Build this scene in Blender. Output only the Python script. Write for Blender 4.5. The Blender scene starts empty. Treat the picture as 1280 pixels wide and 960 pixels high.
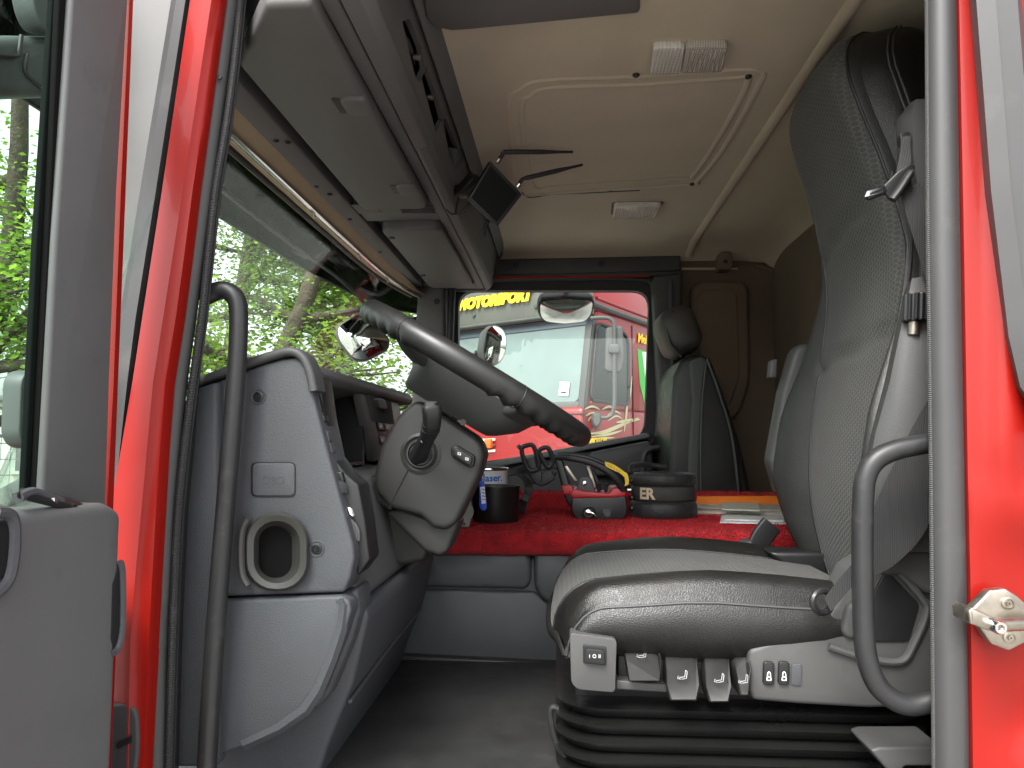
import bpy, bmesh, math, random
from mathutils import Vector, Matrix
random.seed(7)
S = bpy.context.scene
COL = S.collection
R = math.radians

# ------------------------------------------------------------------ camera, sky, sun, exposure
CAM = Vector((0.0, 0.0, 2.0))                 # standing outside the open door, eye level above the seat
F = 890.0                                     # focal length in pixels of the 1280 px wide photograph
YAW, PITCH = math.atan2(61, F), math.atan2(71, math.hypot(F, 61))
cd = bpy.data.cameras.new('camera'); cam = bpy.data.objects.new('camera', cd); COL.objects.link(cam)
cam.location = CAM; cam.rotation_euler = (math.pi / 2 + PITCH, 0, YAW)
cd.sensor_width = 36; cd.lens = 36 * F / 1280; cd.clip_start = 0.02; cd.clip_end = 3000
S.camera = cam
W = bpy.data.worlds.new('World'); S.world = W; W.use_nodes = True
wn, wl = W.node_tree.nodes, W.node_tree.links
bg = wn['Background']
sky = wn.new('ShaderNodeTexSky'); sky.sky_type = 'NISHITA'; sky.sun_disc = False
SUN_EL, SUN_AZ = 52, 205                      # sun high behind thin cloud, on the camera's side
sky.sun_elevation = R(SUN_EL); sky.sun_rotation = R(SUN_AZ)
sky.air_density = 1.0; sky.dust_density = 4.0; sky.ozone_density = 0.6
hs = wn.new('ShaderNodeHueSaturation'); hs.inputs['Saturation'].default_value = 0.22
hs.inputs['Value'].default_value = 1.0
wl.new(sky.outputs[0], hs.inputs['Color']); wl.new(hs.outputs[0], bg.inputs['Color'])
bg.inputs['Strength'].default_value = 0.15
sl = bpy.data.lights.new('sun', 'SUN'); sl.energy = 1.2; sl.angle = R(25); sl.color = (1.0, 0.97, 0.92)
so = bpy.data.objects.new('sun', sl); COL.objects.link(so); so.location = (0, -5, 12)
so.rotation_euler = Vector((math.sin(R(SUN_AZ)) * math.cos(R(SUN_EL)), math.cos(R(SUN_AZ)) * math.cos(R(SUN_EL)), math.sin(R(SUN_EL)))).to_track_quat('Z', 'Y').to_euler()
S.view_settings.view_transform = 'Standard'; S.view_settings.look = 'None'
S.view_settings.exposure = 1.8; S.view_settings.gamma = 1.0
try: S.view_settings.use_curve_mapping = False
except Exception: pass
cy = S.cycles
cy.max_bounces = 12; cy.diffuse_bounces = 6; cy.glossy_bounces = 5; cy.transmission_bounces = 8; cy.transparent_max_bounces = 16
cy.use_denoising = True; cy.caustics_reflective = False; cy.caustics_refractive = False
cy.sample_clamp_indirect = 8.0

# ------------------------------------------------------------------ pixel -> place
_f = Vector((-math.sin(YAW) * math.cos(PITCH), math.cos(YAW) * math.cos(PITCH), math.sin(PITCH)))
_r = Vector((math.cos(YAW), math.sin(YAW), 0)); _u = _r.cross(_f)
def ray(px, py): return _f + _r * ((px - 640) / F) + _u * ((480 - py) / F)
def P(px, py, Y=None, X=None, Z=None):
    d = ray(px, py)
    t = (Y / d.y) if Y is not None else (X / d.x) if X is not None else ((Z - CAM.z) / d.z)
    return CAM + d * t
def m_px(n, Y): return n * Y / F             # length of n pixels at distance Y

# ------------------------------------------------------------------ mesh helpers
def V(*a): return Vector(a)
def finish(bm, name, mat, parent=None, sharp=35, loc=None):
    me = bpy.data.meshes.new(name)
    bmesh.ops.recalc_face_normals(bm, faces=bm.faces)
    bm.to_mesh(me); bm.free()
    me.shade_smooth()
    me.set_sharp_from_angle(angle=R(sharp))
    o = bpy.data.objects.new(name, me); COL.objects.link(o)
    if mat: me.materials.append(mat)
    if parent is not None: attach(o, parent)
    return o
def wloc(o):
    l = Vector(o.location)
    while o.parent: o = o.parent; l = l + Vector(o.location)
    return l
def attach(o, parent):
    root = parent
    o.parent = parent
    # meshes are written in place; cancel the parents' own offset
    base = Vector((0, 0, 0)); q = parent
    while q is not None:
        if q.type == 'EMPTY': base += Vector(q.location)
        q = q.parent
    if parent.type == 'EMPTY': o.matrix_parent_inverse = Matrix.Translation(-base)
def thing(name, label, cat, loc=(0, 0, 0), group=None):
    o = bpy.data.objects.new(name, None); COL.objects.link(o); o.location = loc
    o.empty_display_size = 0.05
    o['label'] = label; o['category'] = cat
    if group: o['group'] = group
    return o
def tag(o, label, cat, group=None):
    o['label'] = label; o['category'] = cat
    if group: o['group'] = group
    return o
def struct(o): o['kind'] = 'structure'; return o

def bevel(bm, w, seg=3, ang=25, geom=None):
    if w <= 0: return bm
    bm.normal_update()
    es = [e for e in bm.edges if len(e.link_faces) == 2 and e.calc_face_angle(0) > R(ang)]
    bmesh.ops.bevel(bm, geom=es, offset=w, segments=seg, profile=0.5, affect='EDGES', clamp_overlap=True)
    return bm
def add(dst, src):
    me = bpy.data.meshes.new('tmp'); src.to_mesh(me); src.free(); dst.from_mesh(me); bpy.data.meshes.remove(me); return dst
def join(*bms):
    b = bmesh.new()
    for s in bms: add(b, s)
    return b
def box(x0, x1, y0, y1, z0, z1, bev=0.0, seg=2):
    bm = bmesh.new()
    vs = [bm.verts.new((x, y, z)) for x in (x0, x1) for y in (y0, y1) for z in (z0, z1)]
    for f in ((0, 1, 3, 2), (4, 6, 7, 5), (0, 4, 5, 1), (2, 3, 7, 6), (0, 2, 6, 4), (1, 5, 7, 3)): bm.faces.new([vs[i] for i in f])
    bmesh.ops.recalc_face_normals(bm, faces=bm.faces)
    return bevel(bm, bev, seg)
def prism(poly, d, bev=0.0, seg=3, ang=25):
    """closed outline (3D points) pushed along d"""
    bm = bmesh.new(); d = Vector(d)
    a = [bm.verts.new(p) for p in poly]; b = [bm.verts.new(Vector(p) + d) for p in poly]; n = len(a)
    bm.faces.new(a); bm.faces.new(b[::-1])
    for i in range(n): bm.faces.new((a[i], b[i], b[(i + 1) % n], a[(i + 1) % n]))
    bmesh.ops.recalc_face_normals(bm, faces=bm.faces)
    return bevel(bm, bev, seg, ang)
def pxprism(pts, Y0, Y1, bev=0.0, seg=3, ang=25):
    return prism([P(x, y, Y=Y0) for x, y in pts], (0, Y1 - Y0, 0), bev, seg, ang)
def xzprism(pts, y0, y1, bev=0.0, seg=3, ang=25):
    return prism([V(x, y0, z) for x, z in pts], (0, y1 - y0, 0), bev, seg, ang)
def crom(pts, n=6, closed=False):
    pts = [Vector(p) for p in pts]; N = len(pts); out = []
    if N < 3: return pts
    rng = range(N if closed else N - 1)
    for i in rng:
        if closed: p0, p1, p2, p3 = pts[(i - 1) % N], pts[i], pts[(i + 1) % N], pts[(i + 2) % N]
        else: p0, p1, p2, p3 = pts[max(i - 1, 0)], pts[i], pts[i + 1], pts[min(i + 2, N - 1)]
        for k in range(n):
            t = k / n
            out.append(0.5 * ((2 * p1) + (p2 - p0) * t + (2 * p0 - 5 * p1 + 4 * p2 - p3) * t * t + (3 * p1 - p0 - 3 * p2 + p3) * t ** 3))
    if not closed: out.append(pts[-1])
    return out
def interp(tab, x):
    if x <= tab[0][0]: return tab[0][1]
    for (a, b), (c, d) in zip(tab, tab[1:]):
        if x <= c: return b + (d - b) * (x - a) / (c - a)
    return tab[-1][1]
def smooth_tab(tab, n=5):
    pts = crom([V(a, b, 0) for a, b in tab], n); return [(p.x, p.y) for p in pts]
def sweep(path, prof, closed=False, up=None, cap=True, scale=None):
    """profile (list of 2D points, closed loop) carried along a path"""
    path = [Vector(p) for p in path]; n = len(path); bm = bmesh.new(); rings = []
    up = Vector(up) if up is not None else None; prevn = None
    for i, p in enumerate(path):
        t = (path[(i + 1) % n] - path[i - 1]) if closed else (path[min(i + 1, n - 1)] - path[max(i - 1, 0)])
        t.normalize()
        if up is not None: a = up - t * up.dot(t)
        elif prevn is not None: a = prevn - t * prevn.dot(t)
        else:
            h = V(0, 0, 1) if abs(t.z) < 0.9 else V(1, 0, 0); a = h - t * h.dot(t)
        a.normalize(); prevn = a; b = t.cross(a)
        k = scale[i] if scale else 1.0
        rings.append([bm.verts.new(p + a * (v * k) + b * (u * k)) for u, v in prof])
    m = len(prof)
    for i in range(n if closed else n - 1):
        A, B = rings[i], rings[(i + 1) % n]
        for j in range(m): bm.faces.new((A[j], A[(j + 1) % m], B[(j + 1) % m], B[j]))
    if cap and not closed:
        bm.faces.new(rings[0][::-1]); bm.faces.new(rings[-1])
    bmesh.ops.recalc_face_normals(bm, faces=bm.faces)
    return bm
def circ(r, n=12, ry=None): return [(r * math.cos(2 * math.pi * i / n), (ry or r) * math.sin(2 * math.pi * i / n)) for i in range(n)]
def rrect(w, h, r, n=4):
    o = []
    for cx, cz, a0 in ((w / 2 - r, h / 2 - r, 0), (-w / 2 + r, h / 2 - r, 90), (-w / 2 + r, -h / 2 + r, 180), (w / 2 - r, -h / 2 + r, 270)):
        for k in range(n + 1): a = R(a0 + 90 * k / n); o.append((cx + r * math.cos(a), cz + r * math.sin(a)))
    return o
def tube(path, r, seg=12, smooth=0, closed=False, scale=None):
    if smooth: path = crom(path, smooth, closed)
    return sweep(path, circ(r, seg), closed, scale=scale)
def pxtube(pts, Y, r, seg=12, smooth=5):
    return tube([P(p[0], p[1], Y=(p[2] if len(p) > 2 else Y)) for p in pts], r, seg, smooth)
def grid(rows, thick=0.0, closed_u=False):
    """surface through rows of points; thick > 0 gives it a back"""
    bm = bmesh.new(); g = [[bm.verts.new(p) for p in r] for r in rows]
    for i in range(len(g) - 1):
        m = len(g[0])
        for j in range(m if closed_u else m - 1):
            bm.faces.new((g[i][j], g[i][(j + 1) % m], g[i + 1][(j + 1) % m], g[i + 1][j]))
    bmesh.ops.recalc_face_normals(bm, faces=bm.faces)
    if thick:                                   # back side: every point moved along its own normal
        bm.normal_update(); fs = bm.faces[:]; bnd = [e for e in bm.edges if len(e.link_faces) == 1]
        cp = {v: bm.verts.new(v.co - v.normal * thick) for v in bm.verts[:]}
        for f in fs: bm.faces.new([cp[v] for v in reversed(f.verts)])
        for e in bnd: a, b = e.verts; bm.faces.new((a, b, cp[b], cp[a]))
    return bm
def loft(rings, cap=True):
    bm = bmesh.new(); g = [[bm.verts.new(p) for p in r] for r in rings]; m = len(g[0])
    for i in range(len(g) - 1):
        for j in range(m): bm.faces.new((g[i][j], g[i][(j + 1) % m], g[i + 1][(j + 1) % m], g[i + 1][j]))
    if cap: bm.faces.new(g[0][::-1]); bm.faces.new(g[-1])
    bmesh.ops.recalc_face_normals(bm, faces=bm.faces)
    return bm
def frame(o, n, up=(0, 0, 1)):
    n = Vector(n).normalized(); up = Vector(up); u = (up - n * up.dot(n)).normalized(); x = u.cross(n)
    return Matrix(((x.x, u.x, n.x, o[0]), (x.y, u.y, n.y, o[1]), (x.z, u.z, n.z, o[2]), (0, 0, 0, 1)))
def lathe(prof, o, axis, n=24):
    """prof: (radius, height) along axis from o"""
    M = frame(o, axis, (0, 0, 1) if abs(Vector(axis).normalized().z) < 0.9 else (0, 1, 0))
    rings = [[M @ V(r * math.cos(2 * math.pi * k / n), r * math.sin(2 * math.pi * k / n), h) for k in range(n)] for r, h in prof]
    return loft(rings)
def plate(outline2d, M, depth, bev=0.0, seg=2):
    """flat outline in a frame's plane, pushed back along -normal"""
    nrm = (M.to_3x3() @ V(0, 0, 1))
    return prism([M @ V(x, y, 0) for x, y in outline2d], nrm * -depth, bev, seg)
def ring_plate(outer, inner, M, depth):
    """outline with a hole: both loops have the same number of points"""
    nrm = (M.to_3x3() @ V(0, 0, 1)) * -depth; bm = bmesh.new(); n = len(outer)
    o = [M @ V(x, y, 0) for x, y in outer]; i_ = [M @ V(x, y, 0) for x, y in inner]
    L = [[bm.verts.new(p) for p in q] for q in (o, i_, [p + nrm for p in i_], [p + nrm for p in o])]
    for a in range(4):
        A, B = L[a], L[(a + 1) % 4]
        for j in range(n): bm.faces.new((A[j], A[(j + 1) % n], B[(j + 1) % n], B[j]))
    bmesh.ops.recalc_face_normals(bm, faces=bm.faces); return bm
def text_bm(s, M, size, depth=0.0006, shear=0.0, bold=0.0, ax='CENTER', sx=1.0):
    c = bpy.data.curves.new('txt', 'FONT'); c.body = s; c.size = size; c.extrude = depth; c.align_x = ax; c.align_y = 'CENTER'
    c.shear = shear; c.offset = bold; c.resolution_u = 3
    o = bpy.data.objects.new('txt', c); me = bpy.data.meshes.new_from_object(o)
    bm = bmesh.new(); bm.from_mesh(me); bmesh.ops.transform(bm, matrix=M @ Matrix.Diagonal((sx, 1, 1, 1)), verts=bm.verts)
    bpy.data.objects.remove(o); bpy.data.curves.remove(c); bpy.data.meshes.remove(me)
    return bm
def subsurf(o, lv=1):
    m = o.modifiers.new('s', 'SUBSURF'); m.levels = lv; m.render_levels = lv; return o

# ------------------------------------------------------------------ materials
MATS = {}
def mat(name, col, rough=0.5, metal=0.0, bump=None, var=0.0, varscale=6.0, coat=0.0, sheen=0.0, dirt=None, spec=0.5, bdist=0.001, rvar=0.0):
    """bump: (kind, scale, strength); dirt: (colour, amount, scale)"""
    m = bpy.data.materials.new(name); m.use_nodes = True; N, L = m.node_tree.nodes, m.node_tree.links
    b = N['Principled BSDF']; b.inputs['Base Color'].default_value = (*col, 1); b.inputs['Roughness'].default_value = rough
    b.inputs['Metallic'].default_value = metal; b.inputs['Coat Weight'].default_value = coat; b.inputs['Coat Roughness'].default_value = 0.04
    b.inputs['Specular IOR Level'].default_value = spec
    if sheen: b.inputs['Sheen Weight'].default_value = sheen; b.inputs['Sheen Roughness'].default_value = 0.4
    tc = N.new('ShaderNodeTexCoord'); co = tc.outputs['Object']
    def noise(sc, det=3, ro=0.55):
        n = N.new('ShaderNodeTexNoise'); n.inputs['Scale'].default_value = sc; n.inputs['Detail'].default_value = det; n.inputs['Roughness'].default_value = ro
        L.new(co, n.inputs['Vector']); return n.outputs['Fac']
    def ramp(src, a, c):
        r = N.new('ShaderNodeMapRange'); r.inputs['From Min'].default_value = a; r.inputs['From Max'].default_value = c; r.clamp = True
        L.new(src, r.inputs['Value']); return r.outputs['Result']
    def mixc(fac, c1, c2):
        x = N.new('ShaderNodeMix'); x.data_type = 'RGBA'; L.new(fac, x.inputs['Factor'])
        for s, c in ((6, c1), (7, c2)):
            if isinstance(c, tuple): x.inputs[s].default_value = (*c, 1)
            else: L.new(c, x.inputs[s])
        return x.outputs[2]
    cur = tuple(col)
    if var:
        cur = mixc(ramp(noise(varscale, 5), 0.3, 0.7), tuple(c * (1 - var) for c in col), tuple(min(1, c * (1 + var)) for c in col))
    if dirt:
        dc, am, ds = dirt
        f = ramp(noise(ds, 7, 0.7), 0.56, 0.74); mu = N.new('ShaderNodeMath'); mu.operation = 'MULTIPLY'; mu.inputs[1].default_value = am
        L.new(f, mu.inputs[0]); cur = mixc(mu.outputs[0], cur, dc)
    if not isinstance(cur, tuple): L.new(cur, b.inputs['Base Color'])
    if rvar:
        r = N.new('ShaderNodeMapRange'); r.inputs['To Min'].default_value = rough - rvar; r.inputs['To Max'].default_value = rough + rvar
        r.inputs['From Min'].default_value = 0.3; r.inputs['From Max'].default_value = 0.7
        L.new(noise(varscale * 1.7, 5), r.inputs['Value']); L.new(r.outputs['Result'], b.inputs['Roughness'])
    if bump:
        kind, sc, st = bump
        if kind == 'noise': h = noise(sc, 3, 0.6)
        elif kind == 'voronoi':
            v = N.new('ShaderNodeTexVoronoi'); v.feature = 'DISTANCE_TO_EDGE'; v.inputs['Scale'].default_value = sc; L.new(co, v.inputs['Vector'])
            r = N.new('ShaderNodeMapRange'); r.inputs['From Max'].default_value = 0.25; L.new(v.outputs['Distance'], r.inputs['Value']); h = r.outputs['Result']
        elif kind in ('waveX', 'waveY', 'waveZ'):
            v = N.new('ShaderNodeTexWave'); v.wave_type = 'BANDS'; v.bands_direction = kind[-1]; v.inputs['Scale'].default_value = sc; v.inputs['Distortion'].default_value = 0.3
            L.new(co, v.inputs['Vector']); h = v.outputs['Fac']
        elif kind in ('hexYZ', 'hexXY'):
            sp = N.new('ShaderNodeSeparateXYZ'); L.new(co, sp.inputs[0]); A_, B_ = (sp.outputs['Y'], sp.outputs['Z']) if kind == 'hexYZ' else (sp.outputs['X'], sp.outputs['Y'])
            tot = None
            for ang in (0, 60, 120):
                def mth(op, a, c):
                    q = N.new('ShaderNodeMath'); q.operation = op
                    for i_, v_ in enumerate((a, c)):
                        if v_ is None: continue
                        if isinstance(v_, (int, float)): q.inputs[i_].default_value = v_
                        else: L.new(v_, q.inputs[i_])
                    return q.outputs[0]
                w_ = mth('COSINE', mth('ADD', mth('MULTIPLY', A_, sc * math.cos(R(ang))), mth('MULTIPLY', B_, sc * math.sin(R(ang)))), None)
                tot = w_ if tot is None else mth('ADD', tot, w_)
            r = N.new('ShaderNodeMapRange'); r.inputs['From Min'].default_value = -1.5; r.inputs['From Max'].default_value = 0.2; L.new(tot, r.inputs['Value']); h = r.outputs['Result']
            e = N.new('ShaderNodeMapRange'); e.inputs['From Min'].default_value = -1.0; e.inputs['From Max'].default_value = -0.75; e.inputs['To Min'].default_value = 0.55; e.inputs['To Max'].default_value = 0.0; L.new(tot, e.inputs['Value'])
            cur = mixc(e.outputs['Result'], cur, tuple(min(1, c * 2.3) for c in col)); L.new(cur, b.inputs['Base Color'])
        elif kind == 'weave':
            a = N.new('ShaderNodeTexWave'); a.bands_direction = 'X'; a.inputs['Scale'].default_value = sc; L.new(co, a.inputs['Vector'])
            c = N.new('ShaderNodeTexWave'); c.bands_direction = 'Y'; c.inputs['Scale'].default_value = sc; L.new(co, c.inputs['Vector'])
            mm = N.new('ShaderNodeMath'); mm.operation = 'ADD'; L.new(a.outputs['Fac'], mm.inputs[0]); L.new(c.outputs['Fac'], mm.inputs[1])
            m2 = N.new('ShaderNodeMath'); m2.operation = 'ADD'; L.new(mm.outputs[0], m2.inputs[0]); L.new(noise(sc * 3, 2), m2.inputs[1]); h = m2.outputs[0]
        bp = N.new('ShaderNodeBump'); bp.inputs['Strength'].default_value = st; bp.inputs['Distance'].default_value = bdist
        L.new(h, bp.inputs['Height']); L.new(bp.outputs[0], b.inputs['Normal'])
    MATS[name] = m; return m
def glassy(name, tint=(1, 1, 1), refl=0.06, rough=0.0, haze=0.0, hazecol=(0.7, 0.8, 0.75), graze=0.4):
    m = bpy.data.materials.new(name); m.use_nodes = True; N, L = m.node_tree.nodes, m.node_tree.links
    N.remove(N['Principled BSDF']); out = N['Material Output']
    t = N.new('ShaderNodeBsdfTransparent'); t.inputs[0].default_value = (*tint, 1)
    g = N.new('ShaderNodeBsdfGlossy'); g.inputs['Roughness'].default_value = rough
    lw = N.new('ShaderNodeLayerWeight'); lw.inputs['Blend'].default_value = 0.5
    pw = N.new('ShaderNodeMath'); pw.operation = 'POWER'; pw.inputs[1].default_value = 5.0; L.new(lw.outputs['Facing'], pw.inputs[0])
    ma = N.new('ShaderNodeMath'); ma.operation = 'MULTIPLY_ADD'; ma.inputs[1].default_value = graze; ma.inputs[2].default_value = refl * 0.5; L.new(pw.outputs[0], ma.inputs[0])
    mx = N.new('ShaderNodeMixShader'); L.new(ma.outputs[0], mx.inputs[0]); L.new(t.outputs[0], mx.inputs[1]); L.new(g.outputs[0], mx.inputs[2])
    last = mx.outputs[0]
    if haze:
        d = N.new('ShaderNodeBsdfDiffuse'); d.inputs[0].default_value = (*hazecol, 1)
        tc = N.new('ShaderNodeTexCoord'); n = N.new('ShaderNodeTexNoise'); n.inputs['Scale'].default_value = 5; n.inputs['Detail'].default_value = 6; L.new(tc.outputs['Object'], n.inputs['Vector'])
        mr = N.new('ShaderNodeMapRange'); mr.inputs['To Min'].default_value = haze * 0.6; mr.inputs['To Max'].default_value = haze * 1.4; L.new(n.outputs['Fac'], mr.inputs['Value'])
        m3 = N.new('ShaderNodeMixShader'); L.new(mr.outputs[0], m3.inputs[0]); L.new(last, m3.inputs[1]); L.new(d.outputs[0], m3.inputs[2]); last = m3.outputs[0]
    L.new(last, out.inputs['Surface']); MATS[name] = m; return m

GREY = mat('grey_plastic', (0.060, 0.062, 0.069), 0.6, bump=('noise', 420, 0.75), var=0.06, dirt=((0.085, 0.083, 0.082), 0.35, 9), bdist=0.0011)
GREYD = mat('dark_grey_plastic', (0.058, 0.058, 0.059), 0.55, bump=('noise', 420, 0.5), var=0.08, dirt=((0.1, 0.1, 0.095), 0.4, 12), bdist=0.0006)
CONS = mat('console_plastic', (0.112, 0.107, 0.105), 0.6, bump=('noise', 900, 0.3), var=0.06, dirt=((0.14, 0.133, 0.128), 0.3, 8), bdist=0.0006)
BLACK = mat('black_plastic', (0.012, 0.012, 0.013), 0.45, bump=('noise', 700, 0.2), rvar=0.08, bdist=0.0006)
BLACKM = mat('black_metal', (0.02, 0.02, 0.021), 0.42, bump=('noise', 250, 0.25), dirt=((0.09, 0.085, 0.08), 0.35, 30), rvar=0.1, bdist=0.0006)
RUBBER = mat('rubber', (0.05, 0.05, 0.052), 0.55, bump=('noise', 300, 0.2), var=0.15, dirt=((0.12, 0.115, 0.11), 0.3, 14), bdist=0.0006)
RUBBERK = mat('black_rubber', (0.014, 0.014, 0.015), 0.6, bump=('noise', 300, 0.2), dirt=((0.08, 0.075, 0.07), 0.25, 20), bdist=0.0006)
RIBBED = mat('ribbed_rubber', (0.028, 0.028, 0.029), 0.5, bump=('waveZ', 130, 0.8), dirt=((0.12, 0.115, 0.11), 0.3, 30), bdist=0.002)
SEALG = mat('seal_grey', (0.05, 0.05, 0.051), 0.5, bump=('noise', 300, 0.15), var=0.08, dirt=((0.10, 0.097, 0.09), 0.4, 10), bdist=0.0006)
RIBLIGHT = mat('ribbed_grey_rubber', (0.11, 0.11, 0.108), 0.55, bump=('waveZ', 110, 0.9), bdist=0.002)
RED = mat('red_paint', (0.27, 0.0065, 0.003), 0.42, coat=0.16, spec=0.3, var=0.06, varscale=3, dirt=((0.3, 0.01, 0.008), 0.25, 25))
REDN = mat('weathered_red_paint', (0.22, 0.004, 0.005), 0.4, coat=0.2, var=0.08, varscale=2)
SILVER = mat('silver_grey_panel', (0.13, 0.13, 0.127), 0.45, bump=('noise', 60, 0.05), var=0.06)
LEATHER = mat('seat_leather', (0.0105, 0.010, 0.0092), 0.38, bump=('voronoi', 300, 0.3), var=0.2, varscale=12, rvar=0.08, dirt=((0.028, 0.027, 0.025), 0.25, 18), bdist=0.0008)
LEATHERG = mat('sheen_bolster_leather', (0.022, 0.022, 0.0205), 0.42, bump=('voronoi', 300, 0.35), var=0.15, varscale=12, rvar=0.06, bdist=0.0008)  # paler than the seat leather: glossy highlights put into the base colour
FABRIC = mat('seat_fabric', (0.047, 0.047, 0.0445), 0.9, bump=('hexYZ', 720, 0.6), var=0.1, varscale=10, sheen=0.1, bdist=0.0012, dirt=((0.035, 0.035, 0.033), 0.3, 7))
FABRICC = mat('cushion_fabric', (0.045, 0.045, 0.043), 0.9, bump=('hexXY', 720, 0.6), var=0.1, varscale=10, sheen=0.1, bdist=0.0012, dirt=((0.022, 0.022, 0.021), 0.5, 9))
BELT = mat('belt_webbing', (0.03, 0.03, 0.031), 0.7, bump=('waveX', 120, 0.6), bdist=0.0008, var=0.1)
PFAB = mat('passenger_fabric', (0.07, 0.075, 0.072), 0.85, bump=('noise', 500, 0.4), sheen=0.2, bdist=0.001)
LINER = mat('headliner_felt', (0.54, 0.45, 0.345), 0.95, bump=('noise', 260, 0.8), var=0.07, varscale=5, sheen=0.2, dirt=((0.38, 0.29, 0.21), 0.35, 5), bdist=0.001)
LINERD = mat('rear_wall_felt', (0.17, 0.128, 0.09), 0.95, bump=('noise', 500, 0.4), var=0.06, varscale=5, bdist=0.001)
CARPET = mat('red_carpet', (0.42, 0.008, 0.014), 0.95, bump=('noise', 260, 1.0), var=0.3, varscale=35, sheen=0.08, bdist=0.006, dirt=((0.16, 0.004, 0.008), 0.55, 14))
MATFLOOR = mat('floor_mat', (0.027, 0.027, 0.027), 0.42, bump=('noise', 120, 0.3), var=0.25, varscale=10, rvar=0.1, dirt=((0.06, 0.058, 0.055), 0.45, 16), bdist=0.001)
STEEL = mat('bare_steel', (0.42, 0.38, 0.32), 0.4, metal=1.0, bump=('noise', 80, 0.2), var=0.25, varscale=30, rvar=0.12, bdist=0.0008)
CHROME = mat('chrome', (0.8, 0.8, 0.8), 0.15, metal=1.0)
MIRROR = mat('mirror_glass', (0.88, 0.9, 0.88), 0.02, metal=1.0)
SCREEN = mat('dark_screen', (0.002, 0.002, 0.0025), 0.4, spec=0.12)
WHITE = mat('white_print', (0.75, 0.75, 0.75), 0.5)
YELLOW = mat('yellow_tape', (0.75, 0.5, 0.02), 0.5, var=0.1, varscale=60)
ORANGE = mat('orange_card', (0.8, 0.2, 0.02), 0.5)
PAPER = mat('paper', (0.7, 0.67, 0.58), 0.8, var=0.05)
LENS = mat('lamp_lens', (0.52, 0.47, 0.42), 0.15, bump=('weave', 60, 0.4), bdist=0.004, coat=0.3)
LENSC = mat('clear_lens', (0.72, 0.69, 0.64), 0.12, bump=('weave', 40, 0.4), bdist=0.004, coat=0.5)
REDPL = mat('red_plastic', (0.42, 0.012, 0.02), 0.4)
BLUE = mat('blue_plastic', (0.01, 0.06, 0.55), 0.35)
BLUEP = mat('blue_print', (0.005, 0.12, 0.5), 0.4)
POT = mat('pot_enamel', (0.010, 0.010, 0.010), 0.38, bump=('noise', 90, 0.05))
CORD = mat('nylon_padding', (0.016, 0.016, 0.016), 0.6, bump=('noise', 130, 0.6), bdist=0.003, sheen=0.15)
TAN = mat('tan_print', (0.5, 0.42, 0.28), 0.6)
KHAKI = mat('khaki_print', (0.45, 0.42, 0.24), 0.5)
GLASS = glassy('window_glass', (0.96, 1.0, 0.975))
GLASSD = glassy('door_glass', (0.88, 0.97, 0.92))
SMOKE = glassy('smoked_visor', (0.11, 0.115, 0.12), refl=0.004, graze=0.03)
# ================================================================== ground
def roundpoly(c, r, n=4):
    out = []; N = len(c)
    for i in range(N):
        p0, p1, p2 = (Vector((*c[(i + k) % N], 0)) for k in (-1, 0, 1))
        a = p1 + (p0 - p1).normalized() * min(r, (p0 - p1).length * 0.45); b = p1 + (p2 - p1).normalized() * min(r, (p2 - p1).length * 0.45)
        for k in range(n + 1):
            t = k / n; q = a * (1 - t) ** 2 + p1 * (2 * t * (1 - t)) + b * t * t; out.append((q.x, q.y))
    return out
def pxring(outer, inner, Y, depth):
    M = Matrix.Identity(4); n = len(outer); bm = bmesh.new(); d = V(0, depth, 0)
    o = [P(x, y, Y=Y) for x, y in outer]; i_ = [P(x, y, Y=Y) for x, y in inner]
    L = [[bm.verts.new(p) for p in q] for q in (o, i_, [p + d for p in i_], [p + d for p in o])]
    for a in range(4):
        A, B = L[a], L[(a + 1) % 4]
        for j in range(n): bm.faces.new((A[j], A[(j + 1) % n], B[(j + 1) % n], B[j]))
    bmesh.ops.recalc_face_normals(bm, faces=bm.faces); return bm
def ribbon(rows, thick=0.006): return grid([[P(a, b, Y=c) for a, b, c in r] for r in rows], thick)
def screw(parent, o, n, r=0.009, name='screw', m=None):
    b = lathe([(r * 1.35, -0.001), (r * 1.35, 0.0015), (r, 0.0022), (r, 0.0005), (r * 0.55, 0.0005), (r * 0.5, 0.003), (r * 0.2, 0.003), (r * 0.15, 0.0005)], o, n, 16)
    return finish(b, name, m or BLACK, parent)

ASPH = mat('concrete_yard', (0.27, 0.26, 0.24), 0.9, bump=('noise', 90, 0.6), var=0.25, varscale=2, bdist=0.006)
GRASS = mat('grass_ground', (0.05, 0.085, 0.02), 0.95, bump=('noise', 40, 1), var=0.4, varscale=5, bdist=0.03)
bm = bmesh.new(); bm.faces.new([bm.verts.new(p) for p in ((-600, -600, 0), (600, -600, 0), (600, 600, 0), (-600, 600, 0))])
struct(finish(bm, 'ground', ASPH))
bm = bmesh.new(); bm.faces.new([bm.verts.new(p) for p in ((-60, 3, 0.012), (-5.2, 3, 0.012), (-1.5, 16, 0.012), (2, 60, 0.012), (-60, 60, 0.012))])
struct(finish(bm, 'lawn', GRASS))

# ================================================================== the truck's cab shell
cab = thing('truck_cab', 'red truck cab shell around the grey cockpit, its near doorway standing open', 'truck cab', (0.3, 2.1, 0))
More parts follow.
